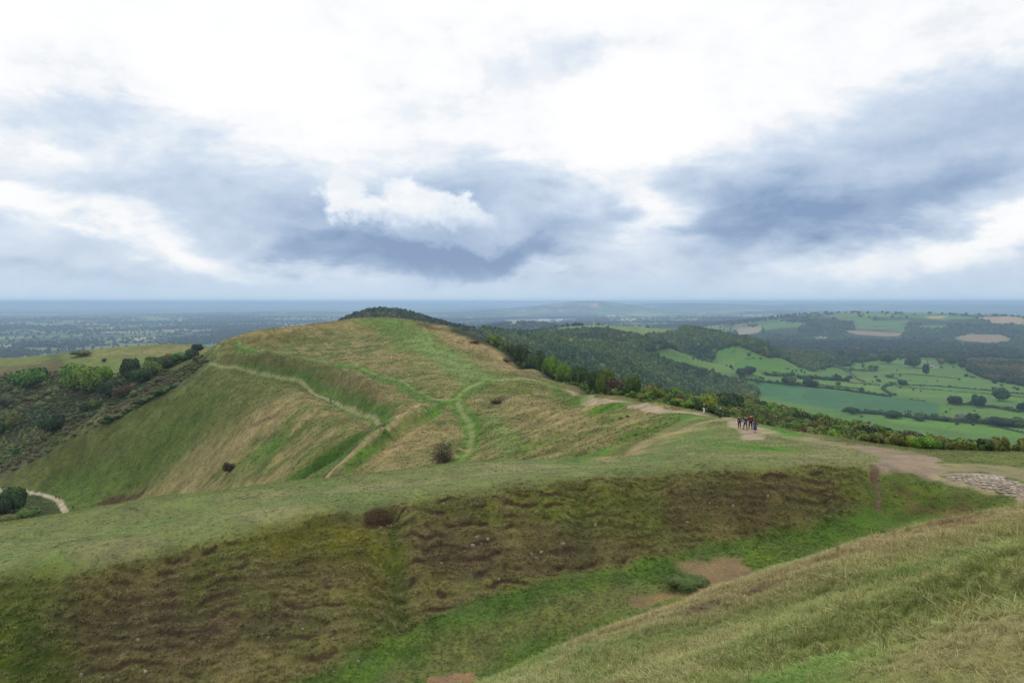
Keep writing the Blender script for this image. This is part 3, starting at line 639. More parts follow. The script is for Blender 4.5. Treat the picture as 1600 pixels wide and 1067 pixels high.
# woodland floor near, centre right
WOODPOLY = [(700, 505), (760, 520), (860, 516), (880, 521), (1000, 526), (1060, 520), (1110, 520), (1200, 522), (1250, 540), (1300, 555), (1330, 572), (1300, 572), (1200, 560), (1120, 548), (1050, 545), (1000, 552), (1040, 566), (1100, 580), (1160, 600), (1185, 612), (1160, 640), (950, 640), (780, 600)]
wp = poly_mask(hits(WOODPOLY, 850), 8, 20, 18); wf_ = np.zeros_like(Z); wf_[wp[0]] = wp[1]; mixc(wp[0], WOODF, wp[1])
hp = poly_mask(hits([(470, 512), (560, 496), (600, 491), (640, 494), (700, 510), (745, 523), (760, 530), (700, 560), (500, 560)], 700), 10, 20, 19); mixc(hp[0], C(70, 78, 48), hp[1])
FIELDS = []
def field(pts, c, name='field', rmin=900, soft=4):
    p = hits(pts, rmin); sl, m = poly_mask(p, soft, 45 if rmin > 2000 else 3, 21); mixc(sl, C(*c) * 1.0, m)
    F = np.zeros_like(Z); FIELDS.append((sl, m > .5))
field([(870, 512), (930, 509), (1000, 511), (1045, 515), (1055, 520), (1010, 525), (930, 523), (880, 520)], (112, 128, 74))
field([(1000, 553), (1060, 558), (1140, 570), (1150, 574), (1145, 583), (1105, 580), (1050, 568)], (96, 126, 60))
field([(1050, 546), (1110, 547), (1200, 560), (1290, 572), (1340, 592), (1250, 585), (1150, 572), (1090, 560)], (86, 124, 54))
field([(1150, 577), (1200, 586), (1300, 592), (1345, 597), (1395, 603), (1388, 614), (1320, 606), (1235, 598), (1165, 590)], (98, 128, 64))
field([(1105, 583), (1165, 592), (1240, 603), (1320, 612), (1395, 620), (1465, 630), (1468, 650), (1400, 645), (1325, 642), (1240, 630), (1180, 612)], (70, 108, 72))
field([(1310, 572), (1420, 578), (1500, 590), (1600, 605), (1600, 614), (1520, 608), (1400, 602), (1350, 593)], (88, 120, 60))
field([(1400, 604), (1520, 611), (1600, 618), (1600, 634), (1480, 624), (1400, 618)], (92, 124, 62))
field([(1470, 631), (1600, 645), (1600, 660), (1500, 654), (1470, 650)], (90, 124, 60))
field([(1370, 651), (1480, 657), (1600, 668), (1600, 686), (1500, 674), (1400, 662)], (92, 128, 56))
field([(1306, 515), (1360, 517), (1412, 520), (1408, 526), (1345, 524)], (138, 124, 98), rmin=2500, soft=10)
field([(1490, 528), (1512, 522), (1565, 523), (1582, 531), (1545, 535), (1502, 533)], (140, 120, 94), rmin=2500, soft=10)
field([(1152, 512), (1192, 511), (1190, 520), (1154, 523)], (144, 134, 112), rmin=2500, soft=10)
field([(1445, 495), (1475, 494), (1474, 498), (1446, 498)], (170, 150, 90), rmin=4000, soft=14)
field([(865, 501), (895, 500), (892, 505), (868, 505)], (120, 140, 76), rmin=2500, soft=10)
field([(790, 500), (850, 498), (866, 503), (800, 506)], (140, 128, 94), rmin=2500, soft=10)
field([(1190, 506), (1245, 504), (1262, 509), (1200, 514)], (92, 116, 66), rmin=2500, soft=10)
field([(1330, 503), (1420, 500), (1410, 508), (1340, 509)], (90, 118, 66), rmin=2500, soft=10)

# crops, grazing and mowing in the near valley
vz = slice(int(np.searchsorted(rr, 800)), int(np.searchsorted(rr, 3400))); xv, yv = X[vz], Y[vz]
cv, cv2, ev = voronoi(xv, yv, 150, 171)
vm = (sstep(.0, .1, TH[vz]) * (1 - wf_[vz]))[..., None]
hue = np.stack([1 + .22 * (cv - .4), 1 + .12 * (cv2 - .5), 1 + .2 * (cv - .5)], -1)
strp = 1 + .05 * np.sin((xv * np.cos(cv * 6.28) + yv * np.sin(cv * 6.28)) * .55)
CG[vz] *= (1 + vm * (hue * strp[..., None] * (.86 + .28 * fbm(xv, yv, 35, 4, 172))[..., None] - 1))
hg = ((1 - sstep(1.5, 5, ev)) * .6)[..., None] * vm; CG[vz] = CG[vz] * (1 - hg) + C(66, 86, 44) * hg
# fine break-up everywhere, same in albedo terms
CG *= (.86 + .28 * n_b)[..., None]
CG *= (1 + mh * .8 * (fbm(X, Y, 2.6, 4, 136) - .5) * 2 * .5)[..., None]
print('terrain painted', time.time() - T_START)

# ------------------------------------------------------------------ materials
def mat(name, col=(.5, .5, .5), rough=.8, spec=.2):
    m = bpy.data.materials.new(name); m.use_nodes = True
    b = m.node_tree.nodes['Principled BSDF']; b.inputs['Base Color'].default_value = (*col, 1); b.inputs['Roughness'].default_value = rough
    b.inputs['Specular IOR Level'].default_value = spec
    return m
def ground_material():
    m = mat('ground_cover', rough=.95, spec=.08); t = m.node_tree; b = t.nodes['Principled BSDF']
    at = t.nodes.new('ShaderNodeAttribute'); at.attribute_name = 'col'
    ge = t.nodes.new('ShaderNodeTexCoord')
    def nz(sc, det, ro):
        n = t.nodes.new('ShaderNodeTexNoise'); n.inputs['Scale'].default_value = sc; n.inputs['Detail'].default_value = det; n.inputs['Roughness'].default_value = ro
        t.links.new(ge.outputs['Object'], n.inputs['Vector']); return n
    a = nz(7, 5, .65); c = nz(.55, 6, .62); e = nz(30, 2, .6)
    def mr(src, lo, hi, f0=.3, f1=.7):
        r = t.nodes.new('ShaderNodeMapRange'); r.inputs[1].default_value = f0; r.inputs[2].default_value = f1; r.inputs[3].default_value = lo; r.inputs[4].default_value = hi
        t.links.new(src.outputs[0], r.inputs[0]); return r
    def mm(op, x, y):
        n = t.nodes.new('ShaderNodeMath'); n.operation = op; t.links.new(x, n.inputs[0])
        if isinstance(y, float): n.inputs[1].default_value = y
        else: t.links.new(y, n.inputs[1])
        return n.outputs[0]
    f = mm('MULTIPLY', mm('MULTIPLY', mr(a, .72, 1.26).outputs[0], mr(c, .74, 1.24).outputs[0]), mr(e, .88, 1.12).outputs[0])
    mx = t.nodes.new('ShaderNodeMix'); mx.data_type = 'RGBA'; mx.blend_type = 'MULTIPLY'; mx.inputs[0].default_value = 1
    t.links.new(at.outputs['Color'], mx.inputs[6]); t.links.new(f, mx.inputs[7])
    # warm/cool drift
    d = nz(1.6, 4, .6); hs = t.nodes.new('ShaderNodeHueSaturation'); t.links.new(mr(d, .485, .515).outputs[0], hs.inputs['Hue']); t.links.new(mr(c, .90, 1.12).outputs[0], hs.inputs['Saturation'])
    t.links.new(mx.outputs[2], hs.inputs['Color']); t.links.new(hs.outputs[0], b.inputs['Base Color'])
    bp = t.nodes.new('ShaderNodeBump'); bp.inputs['Strength'].default_value = .7; bp.inputs['Distance'].default_value = .16
    t.links.new(a.outputs[0], bp.inputs['Height'])
    bp2 = t.nodes.new('ShaderNodeBump'); bp2.inputs['Strength'].default_value = .5; bp2.inputs['Distance'].default_value = .7
    t.links.new(c.outputs[0], bp2.inputs['Height']); t.links.new(bp.outputs[0], bp2.inputs['Normal']); t.links.new(bp2.outputs[0], b.inputs['Normal'])
    return m
M_GROUND = ground_material()

# ------------------------------------------------------------------ split the land into its named pieces
nR, nC = Z.shape
Xc = lambda A: .25 * (A[:-1, :-1] + A[1:, :-1] + A[:-1, 1:] + A[1:, 1:])
rc, thc = Xc(RR), Xc(TH)
cls = np.full(rc.shape, 8)                                     # plain
cls[rc < 6000] = 7
wf = np.zeros_like(Z); wf[wp[0]] = wp[1]
cls[rc < 850] = 6                                              # valley side
bey = np.zeros_like(Z); bey[slB] = mB
lvm = np.zeros_like(Z); lvm[lv[0]] = lv[1]
cls[(rc < 520) & (Xc(bey) < .5) & (Xc(lvm) < .5)] = 4         # hill
cls[(rc < 850) & (Xc(lvm) > .5)] = 9                           # bracken
cls[(rc >= 700) & (Xc(wf) > .5)] = 10
cls[Xc(PLAT) > .5] = 3
cls[(rc < 34) & (Xc(FLOOR) < .5)] = 0
cls[(rc >= 34) & (rc < 62) & (Xc(PLAT) < .5) & (thc > R(20))] = 3
cls[Xc(FLOOR) > .5] = 1
cls[Xc(BANK) > .5] = 2
cls[Xc(PATHM) > .5] = 5
cls[Xc(FOOTM) > .45] = 11
cls[Xc(EARTHM) > .5] = 12
for k, (sl, m) in enumerate(FIELDS):
    F = np.zeros_like(Z); F[sl] = m; cls[(Xc(F) > .5)] = 20 + k
NAMES = {0: ('hillside', 'near grassy slope below the viewpoint'), 1: ('ditch', 'green floor of the ditch'), 2: ('grass_bank', 'rough stepped bank across the ditch'), 3: ('rampart_top', 'pale grazed top of the rampart'),
         4: ('hill', 'grassy hill with old earthworks'), 5: ('gravel_path', 'pale gravel path along the ridge'), 6: ('valley_side', 'slope dropping to the valley'), 7: ('valley', 'valley floor'), 8: ('plain', 'far plain of small fields'),
         9: ('bracken_valley', 'brown bracken ground left of the hill'), 10: ('woodland_ground', 'ground under the woods'), 11: ('footpath', 'trodden grass paths'), 12: ('bare_ground', 'worn bare earth')}
# normals of the whole sheet, so that the pieces shade as one
Pv = np.stack([X, Y, Z], -1)
def grid_normals():
    du = np.empty_like(Pv); dv = np.empty_like(Pv)
    du[:, 1:-1] = Pv[:, 2:] - Pv[:, :-2]; du[:, 0] = Pv[:, 1] - Pv[:, 0]; du[:, -1] = Pv[:, -1] - Pv[:, -2]
    dv[1:-1] = Pv[2:] - Pv[:-2]; dv[0] = Pv[1] - Pv[0]; dv[-1] = Pv[-1] - Pv[-2]
    n = np.cross(du, dv); n /= np.linalg.norm(n, axis=-1, keepdims=True) + 1e-12
    n[n[..., 2] < 0] *= -1
    return n
NRM = grid_normals()
vid = np.arange(nR * nC).reshape(nR, nC)
quads = np.stack([vid[:-1, :-1], vid[:-1, 1:], vid[1:, 1:], vid[1:, :-1]], -1).reshape(-1, 4)
# make sure faces look up
a_, b_, c_ = Pv.reshape(-1, 3)[quads[5000, 0]], Pv.reshape(-1, 3)[quads[5000, 1]], Pv.reshape(-1, 3)[quads[5000, 2]]
if np.cross(b_ - a_, c_ - a_)[2] < 0: quads = quads[:, ::-1]
clsf = cls.ravel(); Pf = Pv.reshape(-1, 3); Nf = NRM.reshape(-1, 3); Cf = CG.reshape(-1, 3)
for k in np.unique(clsf):
    q = quads[clsf == k]
    u, inv = np.unique(q, return_inverse=True); inv = inv.reshape(-1)
    me = bpy.data.meshes.new('ground'); me.vertices.add(len(u)); me.vertices.foreach_set('co', Pf[u].astype(np.float32).ravel())
    me.loops.add(len(inv)); me.loops.foreach_set('vertex_index', inv.astype(np.int32))
    me.polygons.add(len(q)); me.polygons.foreach_set('loop_start', np.arange(0, len(inv), 4, dtype=np.int32)); me.polygons.foreach_set('loop_total', np.full(len(q), 4, np.int32))
    me.update(calc_edges=True)
    me.polygons.foreach_set('use_smooth', np.ones(len(q), bool))
    at = me.attributes.new('col', 'FLOAT_COLOR', 'POINT'); at.data.foreach_set('color', np.c_[Cf[u], np.ones(len(u))].astype(np.float32).ravel())
    me.normals_split_custom_set_from_vertices(Nf[u].astype(np.float32))
    nm, desc = NAMES.get(int(k), ('field', 'farm field on the valley floor'))
    o = bpy.data.objects.new(nm, me); COL.objects.link(o); me.materials.append(M_GROUND); me.name = nm
    tag(o, kind='structure')
print('terrain meshes', time.time() - T_START)

# ------------------------------------------------------------------ the air
def box_mesh(name, x0, x1, y0, y1, z0, z1):
    v = [(x, y, z) for x in (x0, x1) for y in (y0, y1) for z in (z0, z1)]
    f = [(0, 1, 3, 2), (4, 6, 7, 5), (0, 4, 5, 1), (2, 3, 7, 6), (0, 2, 6, 4), (1, 5, 7, 3)]
    me = bpy.data.meshes.new(name); me.from_pydata(v, [], f); return me
hzm = bpy.data.materials.new('air'); hzm.use_nodes = True; hn = hzm.node_tree; hn.nodes.clear()
pv = hn.nodes.new('ShaderNodeVolumePrincipled'); pv.inputs['Color'].default_value = (.51, .71, 1, 1); pv.inputs['Density'].default_value = HAZE_D
pv.inputs['Anisotropy'].default_value = .4
ho = hn.nodes.new('ShaderNodeOutputMaterial'); hn.links.new(pv.outputs[0], ho.inputs['Volume'])
hme = box_mesh('haze', -61000, 61000, -61000, 61000, float(Z.min()) - 1.0, max(30.0, float(Z.max()) + 12.0)); hme.materials.append(hzm)
hob = bpy.data.objects.new('haze', hme); COL.objects.link(hob); tag(hob, kind='stuff')
# ------------------------------------------------------------------ shared builders
def srgb(c): return tuple(float(v) for v in lin(c))
def leaf_material(name, inst, rough=.75, trans=.12, lo=.60, hi=1.6):
    m = mat(name, rough=rough, spec=.15); t = m.node_tree; b = t.nodes['Principled BSDF']
    if inst:
        a = t.nodes.new('ShaderNodeAttribute'); a.attribute_type = 'INSTANCER'; a.attribute_name = 'tint'; colr = a.outputs['Color']
    else:
        a = t.nodes.new('ShaderNodeObjectInfo'); colr = a.outputs['Color']
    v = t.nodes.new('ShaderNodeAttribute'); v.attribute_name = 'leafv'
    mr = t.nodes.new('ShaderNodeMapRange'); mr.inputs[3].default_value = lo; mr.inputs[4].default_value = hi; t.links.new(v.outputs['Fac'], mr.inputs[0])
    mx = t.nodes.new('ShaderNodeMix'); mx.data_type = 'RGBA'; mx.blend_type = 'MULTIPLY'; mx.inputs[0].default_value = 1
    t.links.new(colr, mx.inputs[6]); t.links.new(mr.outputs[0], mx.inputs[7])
    t.links.new(mx.outputs[2], b.inputs['Base Color'])
    return m
M_LEAF = leaf_material('foliage', False); M_LEAFI = leaf_material('foliage_far', True)
M_BLADE = leaf_material('grass_blades', True, .7, .1, .82, 1.28)
M_BARK = mat('bark', srgb((84, 74, 62)), .95)
def np_mesh(name, v, f, leafv=None, material=None, smooth=False):
    """v (n,3); f list/array of equal-length faces"""
    f = np.asarray(f); k = f.shape[1]
    me = bpy.data.meshes.new(name); me.vertices.add(len(v)); me.vertices.foreach_set('co', np.asarray(v, np.float32).ravel())
    me.loops.add(f.size); me.loops.foreach_set('vertex_index', f.astype(np.int32).ravel())
    me.polygons.add(len(f)); me.polygons.foreach_set('loop_start', np.arange(0, f.size, k, dtype=np.int32)); me.polygons.foreach_set('loop_total', np.full(len(f), k, np.int32))
    me.update(calc_edges=True)
    if smooth: me.polygons.foreach_set('use_smooth', np.ones(len(f), bool))
    if leafv is not None:
        a = me.attributes.new('leafv', 'FLOAT', 'FACE'); a.data.foreach_set('value', np.asarray(leafv, np.float32))
    if material: me.materials.append(material)
    return me
def icosphere():
    p = (1 + 5 ** .5) / 2
    v = [(-1, p, 0), (1, p, 0), (-1, -p, 0), (1, -p, 0), (0, -1, p), (0, 1, p), (0, -1, -p), (0, 1, -p), (p, 0, -1), (p, 0, 1), (-p, 0, -1), (-p, 0, 1)]
    f = [(0, 11, 5), (0, 5, 1), (0, 1, 7), (0, 7, 10), (0, 10, 11), (1, 5, 9), (5, 11, 4), (11, 10, 2), (10, 7, 6), (7, 1, 8), (3, 9, 4), (3, 4, 2), (3, 2, 6), (3, 6, 8), (3, 8, 9), (4, 9, 5), (2, 4, 11), (6, 2, 10), (8, 6, 7), (9, 8, 1)]
    v = [np.array(a, float) / np.linalg.norm(a) for a in v]
    for _ in range(2):
        c = {}; nf = []
        def mid(a, b):
            k = (min(a, b), max(a, b))
            if k not in c: m = v[a] + v[b]; v.append(m / np.linalg.norm(m)); c[k] = len(v) - 1
            return c[k]
        for a, b, d in f:
            x, y, z = mid(a, b), mid(b, d), mid(d, a); nf += [(a, x, z), (b, y, x), (d, z, y), (x, y, z)]
        f = nf
    return np.array(v), np.array(f)
ICO = icosphere()
def lobed(g, nl, flat=.8, spread=.62):
    """lobe centres and radii of a crown that fits a unit radius, base at z=0"""
    L = [(np.array([0, 0, .62 * flat]), .58)]
    for i in range(nl):
        a = g.uniform(0, 6.28); e = g.uniform(-.35, 1.0)
        L.append((np.array([math.cos(a) * spread * math.cos(e * .9), math.sin(a) * spread * math.cos(e * .9), (.62 + .48 * e) * flat]), g.uniform(.26, .44)))
    return L
def crown_mesh(name, seed, nleaf, ls, nl=9, flat=.85, material=None, core=.9, spread=.62, lod=True):
    g = np.random.default_rng(seed); L = lobed(g, nl, flat, spread)
    V = []; F = []; lv = []; n = 0
    dirs, tf = ICO
    # one lumpy inner mass: furthest lobe surface along each direction from the middle
    c0 = np.array([0, 0, .6 * flat]); rad = np.zeros(len(dirs))
    for c, r in L:
        b = dirs @ (c - c0); q = b * b - (np.dot(c - c0, c - c0) - r * r)
        rad = np.maximum(rad, np.where(q > 0, b + np.sqrt(np.maximum(q, 0)), 0))
    rad = np.maximum(rad, .3) * core * (1 + g.uniform(-.07, .05, len(dirs)))
    cv = c0 + dirs * rad[:, None]; cv[:, 2] = np.maximum(cv[:, 2], .02)
    V.append(cv); cf = np.c_[tf, tf[:, 2]]; n += len(cv)
    # leaf clumps on the lobes
    pts = []; nr = []
    while sum(len(p) for p in pts) < nleaf:
        c, r = L[g.integers(len(L))]
        d = g.normal(size=(40, 3)); d /= np.linalg.norm(d, axis=1, keepdims=True)
        p = c + d * r * g.uniform(.9, 1.12, (40, 1))
        ok = np.ones(40, bool)
        for c2, r2 in L: ok &= np.linalg.norm(p - c2, axis=1) > r2 * .86
        ok &= p[:, 2] > .04
        pts.append(p[ok]); nr.append(d[ok])
    p = np.vstack(pts)[:nleaf]; d = np.vstack(nr)[:nleaf]
    d = d + g.normal(size=d.shape) * .45; d /= np.linalg.norm(d, axis=1, keepdims=True)
    t1 = np.cross(d, g.normal(size=d.shape)); t1 /= np.linalg.norm(t1, axis=1, keepdims=True); t2 = np.cross(d, t1)
    s = ls * g.uniform(.6, 1.3, (len(p), 1))
    lvv = np.vstack([p + t1 * s, p + t2 * s * .8 + d * s * .2, p - t1 * s, p - t2 * s * .8 + d * s * .2])
    m = len(p); idx = np.arange(m)
    lf = np.c_[idx, idx + m, idx + 2 * m, idx + 3 * m] + n
    V.append(lvv)
    # join triangles (as their own mesh part) and quads through from_pydata-like loop arrays
    v = np.vstack(V); me = bpy.data.meshes.new(name)
    me.vertices.add(len(v)); me.vertices.foreach_set('co', v.astype(np.float32).ravel())
    loops = np.r_[tf.ravel(), lf.ravel()]; me.loops.add(len(loops)); me.loops.foreach_set('vertex_index', loops.astype(np.int32))
    tot = np.r_[np.full(len(tf), 3), np.full(m, 4)]; st = np.r_[0, np.cumsum(tot)[:-1]]
    me.polygons.add(len(tot)); me.polygons.foreach_set('loop_start', st.astype(np.int32)); me.polygons.foreach_set('loop_total', tot.astype(np.int32))
    me.update(calc_edges=True)
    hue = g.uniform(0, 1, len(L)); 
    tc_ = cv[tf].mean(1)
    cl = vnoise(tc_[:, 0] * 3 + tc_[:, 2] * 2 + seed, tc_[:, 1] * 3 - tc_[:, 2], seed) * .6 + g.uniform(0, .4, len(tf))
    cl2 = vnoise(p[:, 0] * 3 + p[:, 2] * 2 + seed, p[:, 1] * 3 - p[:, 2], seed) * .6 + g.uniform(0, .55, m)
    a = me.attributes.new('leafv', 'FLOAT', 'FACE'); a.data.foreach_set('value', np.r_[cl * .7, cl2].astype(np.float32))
    me.materials.append(material or M_LEAF)
    return me
def tube_np(p, r, k=6):
    """tapered tube through points p with radii r -> verts, quads"""
    p = np.asarray(p, float); V = []; F = []
    for i in range(len(p)):
        t = p[min(i + 1, len(p) - 1)] - p[max(i - 1, 0)]; t /= np.linalg.norm(t) + 1e-9
        a = np.cross(t, [0, .2, 1] if abs(t[2]) < .95 else [1, 0, 0]); a /= np.linalg.norm(a) + 1e-9; b = np.cross(t, a)
        for j in range(k):
            an = 6.2832 * j / k; V.append(p[i] + (a * math.cos(an) + b * math.sin(an)) * r[i])
    for i in range(len(p) - 1):
        for j in range(k): F.append((i * k + j, i * k + (j + 1) % k, (i + 1) * k + (j + 1) % k, (i + 1) * k + j))
    n = len(V); V += [p[0], p[-1]]
    for j in range(k): F.append((n, j, (j + 1) % k, n)); F.append((n + 1, (len(p) - 1) * k + (j + 1) % k, (len(p) - 1) * k + j, n + 1))
    return np.array(V), [tuple(dict.fromkeys(f)) for f in F]
def merge(parts):
    V = []; F = []; n = 0
    for v, f in parts:
        V.append(np.asarray(v)); F += [tuple(i + n for i in q) for q in f]; n += len(v)
    return np.vstack(V), F
def pyd(name, v, f, m=None, smooth=False):
    me = bpy.data.meshes.new(name); me.from_pydata([tuple(map(float, a)) for a in v], [], f); me.update()
    if smooth: me.polygons.foreach_set('use_smooth', np.ones(len(me.polygons), bool))
    if m: me.materials.append(m)
    return me
def link(name, me, parent=None, loc=(0, 0, 0), rz=0, sc=1):
    o = bpy.data.objects.new(name, me); COL.objects.link(o)
    if parent: o.parent = parent
    o.location = loc; o.rotation_euler = (0, 0, rz); o.scale = (sc, sc, sc) if not hasattr(sc, '__len__') else sc
    return o
def trunk_mesh(seed):
    g = np.random.default_rng(seed); parts = []
    parts.append(tube_np([(0, 0, -.25), (.01, .01, .1), (.02, -.01, .35), (0, .02, .7)], [.075, .055, .045, .02]))
    for i in range(5):
        a = g.uniform(0, 6.28); z = g.uniform(.12, .4); q = g.uniform(.35, .6)
        parts.append(tube_np([(0, 0, z), (math.cos(a) * q * .5, math.sin(a) * q * .5, z + .18), (math.cos(a) * q, math.sin(a) * q, z + .42)], [.03, .02, .008], 4))
    return pyd('trunk', *merge(parts), M_BARK, True)

def scatter(name, pts, rot, scl, tint, protos, label=None, pick=None):
    """uncountable growth: one object that instances a few small meshes"""
    n = len(pts)
    me = bpy.data.meshes.new(name); me.vertices.add(n); me.vertices.foreach_set('co', np.asarray(pts, np.float32).ravel())
    a = me.attributes.new('rot', 'FLOAT_VECTOR', 'POINT'); a.data.foreach_set('vector', np.asarray(rot, np.float32).ravel())
    a = me.attributes.new('scl', 'FLOAT_VECTOR', 'POINT'); a.data.foreach_set('vector', np.asarray(scl, np.float32).ravel())
    a = me.attributes.new('tint', 'FLOAT_COLOR', 'POINT'); a.data.foreach_set('color', np.c_[tint, np.ones(n)].astype(np.float32).ravel())
    a = me.attributes.new('pick', 'INT', 'POINT'); a.data.foreach_set('value', (rng.integers(0, len(protos), n) if pick is None else pick).astype(np.int32))
    o = link(name, me)
    ng = bpy.data.node_groups.new(name + '_scatter', 'GeometryNodeTree')
    ng.interface.new_socket('Geometry', in_out='INPUT', socket_type='NodeSocketGeometry'); ng.interface.new_socket('Geometry', in_out='OUTPUT', socket_type='NodeSocketGeometry')
    gi = ng.nodes.new('NodeGroupInput'); go = ng.nodes.new('NodeGroupOutput'); iop = ng.nodes.new('GeometryNodeInstanceOnPoints')
    gti = ng.nodes.new('GeometryNodeGeometryToInstance')
    for m in protos:
        po = bpy.data.objects.new('source', m); oi = ng.nodes.new('GeometryNodeObjectInfo'); oi.inputs['Object'].default_value = po
        ng.links.new(oi.outputs['Geometry'], gti.inputs[0])
    def na(nm, ty):
        x = ng.nodes.new('GeometryNodeInputNamedAttribute'); x.data_type = ty; x.inputs['Name'].default_value = nm; return x.outputs['Attribute']
    ng.links.new(gi.outputs[0], iop.inputs['Points']); ng.links.new(gti.outputs[0], iop.inputs['Instance']); iop.inputs['Pick Instance'].default_value = True
    ng.links.new(na('pick', 'INT'), iop.inputs['Instance Index']); ng.links.new(na('rot', 'FLOAT_VECTOR'), iop.inputs['Rotation']); ng.links.new(na('scl', 'FLOAT_VECTOR'), iop.inputs['Scale'])
    ng.links.new(iop.outputs[0], go.inputs[0])
    md = o.modifiers.new('growth', 'NODES'); md.node_group = ng
    tag(o, label, kind='stuff'); return o

# ------------------------------------------------------------------ where things are hidden from the viewpoint
ang = Z / RR
HM = np.maximum.accumulate(ang, axis=0)
def vis(x, y, ztop):
    th = np.arctan2(x, y); r = np.hypot(x, y)
    j = np.clip(np.searchsorted(tt, th), 0, len(tt) - 1); i = np.clip(np.searchsorted(rr, r * .985) - 1, 0, len(rr) - 1)
    return ztop / r - HM[i, j]
def sampC(x, y):
    th = np.arctan2(x, y); r = np.hypot(x, y)
    j = np.clip(np.searchsorted(tt, th), 0, len(tt) - 1); i = np.clip(np.searchsorted(rr, r), 0, len(rr) - 1)
    return CG[i, j]
def sampM(G, x, y):
    th = np.arctan2(x, y); r = np.hypot(x, y)
    j = np.clip(np.searchsorted(tt, th), 0, len(tt) - 1); i = np.clip(np.searchsorted(rr, r), 0, len(rr) - 1)
    return G[i, j]
def P3(px, py, rmin=3, dz=0):
    x, y = hit(px, py, rmin); return x, y, float(Hz(x, y)) + dz

# ------------------------------------------------------------------ buildings and monuments
OPEN = []
for P_ in ([(1306, 515), (1360, 517), (1412, 520), (1408, 526), (1345, 524)], [(1490, 528), (1512, 522), (1565, 523), (1582, 531), (1545, 535), (1502, 533)], [(1152, 512), (1192, 511), (1190, 520), (1154, 523)], [(1190, 506), (1245, 504), (1262, 509), (1200, 514)], [(1330, 503), (1420, 500), (1410, 508), (1340, 509)], [(1440, 492), (1480, 492), (1480, 500), (1440, 500)], [(790, 500), (850, 498), (866, 503), (800, 506)]):
    OPEN.append(hits(P_, 2500))
def is_open(x, y):
    o = np.zeros(len(x), bool)
    for W in OPEN:
        for d in (0, 110, 220, 330): o |= inside(x, y, W * (1 - d / np.hypot(*W.mean(0))))
    return o
M_STONEW = mat('pale_stone', srgb((196, 186, 164)), .9); M_WHITE = mat('white_render', srgb((226, 224, 216)), .8); M_PINK = mat('warm_brick', srgb((176, 140, 124)), .9)
M_SLATE = mat('slate_roof', srgb((98, 98, 104)), .8); M_TILE = mat('tile_roof', srgb((132, 96, 78)), .9); M_WIN = mat('window_glass', srgb((40, 48, 58)), .2, .5); M_GLASSH = mat('greenhouse_glass', srgb((235, 240, 245)), .35, .5)
M_FRAME = mat('white_frame', srgb((220, 222, 224)), .5)
for m in (M_STONEW, M_WHITE, M_PINK, M_SLATE, M_TILE):
    t = m.node_tree; b = t.nodes['Principled BSDF']; n = t.nodes.new('ShaderNodeTexNoise'); n.inputs['Scale'].default_value = 1.3; n.inputs['Detail'].default_value = 6
    tcn = t.nodes.new('ShaderNodeTexCoord'); t.links.new(tcn.outputs['Object'], n.inputs['Vector'])
    mx = t.nodes.new('ShaderNodeMix'); mx.data_type = 'RGBA'; c = b.inputs['Base Color'].default_value[:]; mx.inputs[6].default_value = (c[0] * .75, c[1] * .75, c[2] * .72, 1); mx.inputs[7].default_value = (min(c[0] * 1.15, .9), min(c[1] * 1.15, .9), min(c[2] * 1.15, .9), 1)
    t.links.new(n.outputs[0], mx.inputs[0]); t.links.new(mx.outputs[2], b.inputs['Base Color'])
def boxp(x0, x1, y0, y1, z0, z1, tx=1.0):
    cx, cy = (x0 + x1) / 2, (y0 + y1) / 2
    v = [(x, y, z0) for x, y in ((x0, y0), (x1, y0), (x1, y1), (x0, y1))] + [(cx + (x - cx) * tx, cy + (y - cy) * tx, z1) for x, y in ((x0, y0), (x1, y0), (x1, y1), (x0, y1))]
    return v, [(0, 3, 2, 1), (4, 5, 6, 7), (0, 1, 5, 4), (1, 2, 6, 5), (2, 3, 7, 6), (3, 0, 4, 7)]
def root(name, loc, label, cat, group=None, rz=0):
    o = bpy.data.objects.new(name, None); COL.objects.link(o); o.location = loc; o.rotation_euler = (0, 0, rz); o.empty_display_size = .3
    tag(o, label, cat, group); return o
def part(name, geom, m, parent, smooth=False):
    return link(name, pyd(name, *geom, m, smooth), parent)
# obelisk
x, y, z = P3(928, 509.5, 1500); k = math.hypot(x, y) / FPX
t = root('obelisk', (x, y, z), 'tall pale stone obelisk on the wooded ridge beyond the dark woods', 'obelisk')
part('plinth', merge([boxp(-3.4, 3.4, -3.4, 3.4, -3, 2.0), boxp(-2.6, 2.6, -2.6, 2.6, 2.0, 6.0, .95)]), M_STONEW, t)
part('shaft', boxp(-1.7, 1.7, -1.7, 1.7, 6.0, 12.6 * k - 2.0, .62), M_STONEW, t)
part('capstone', boxp(-1.08, 1.08, -1.08, 1.08, 12.6 * k - 2.0, 12.6 * k, .05), M_STONEW, t)
x, y, z = P3(1010, 521, 1500)
t = root('white_post', (x, y, z), 'small white marker post in the pale green field right of the obelisk', 'post')
part('shaft', boxp(-1.0, 1.0, -1.0, 1.0, -1, 9, .6), M_WHITE, t); part('cap', boxp(-1.0, 1.0, -1.0, 1.0, 9, 10.5, .1), M_WHITE, t)
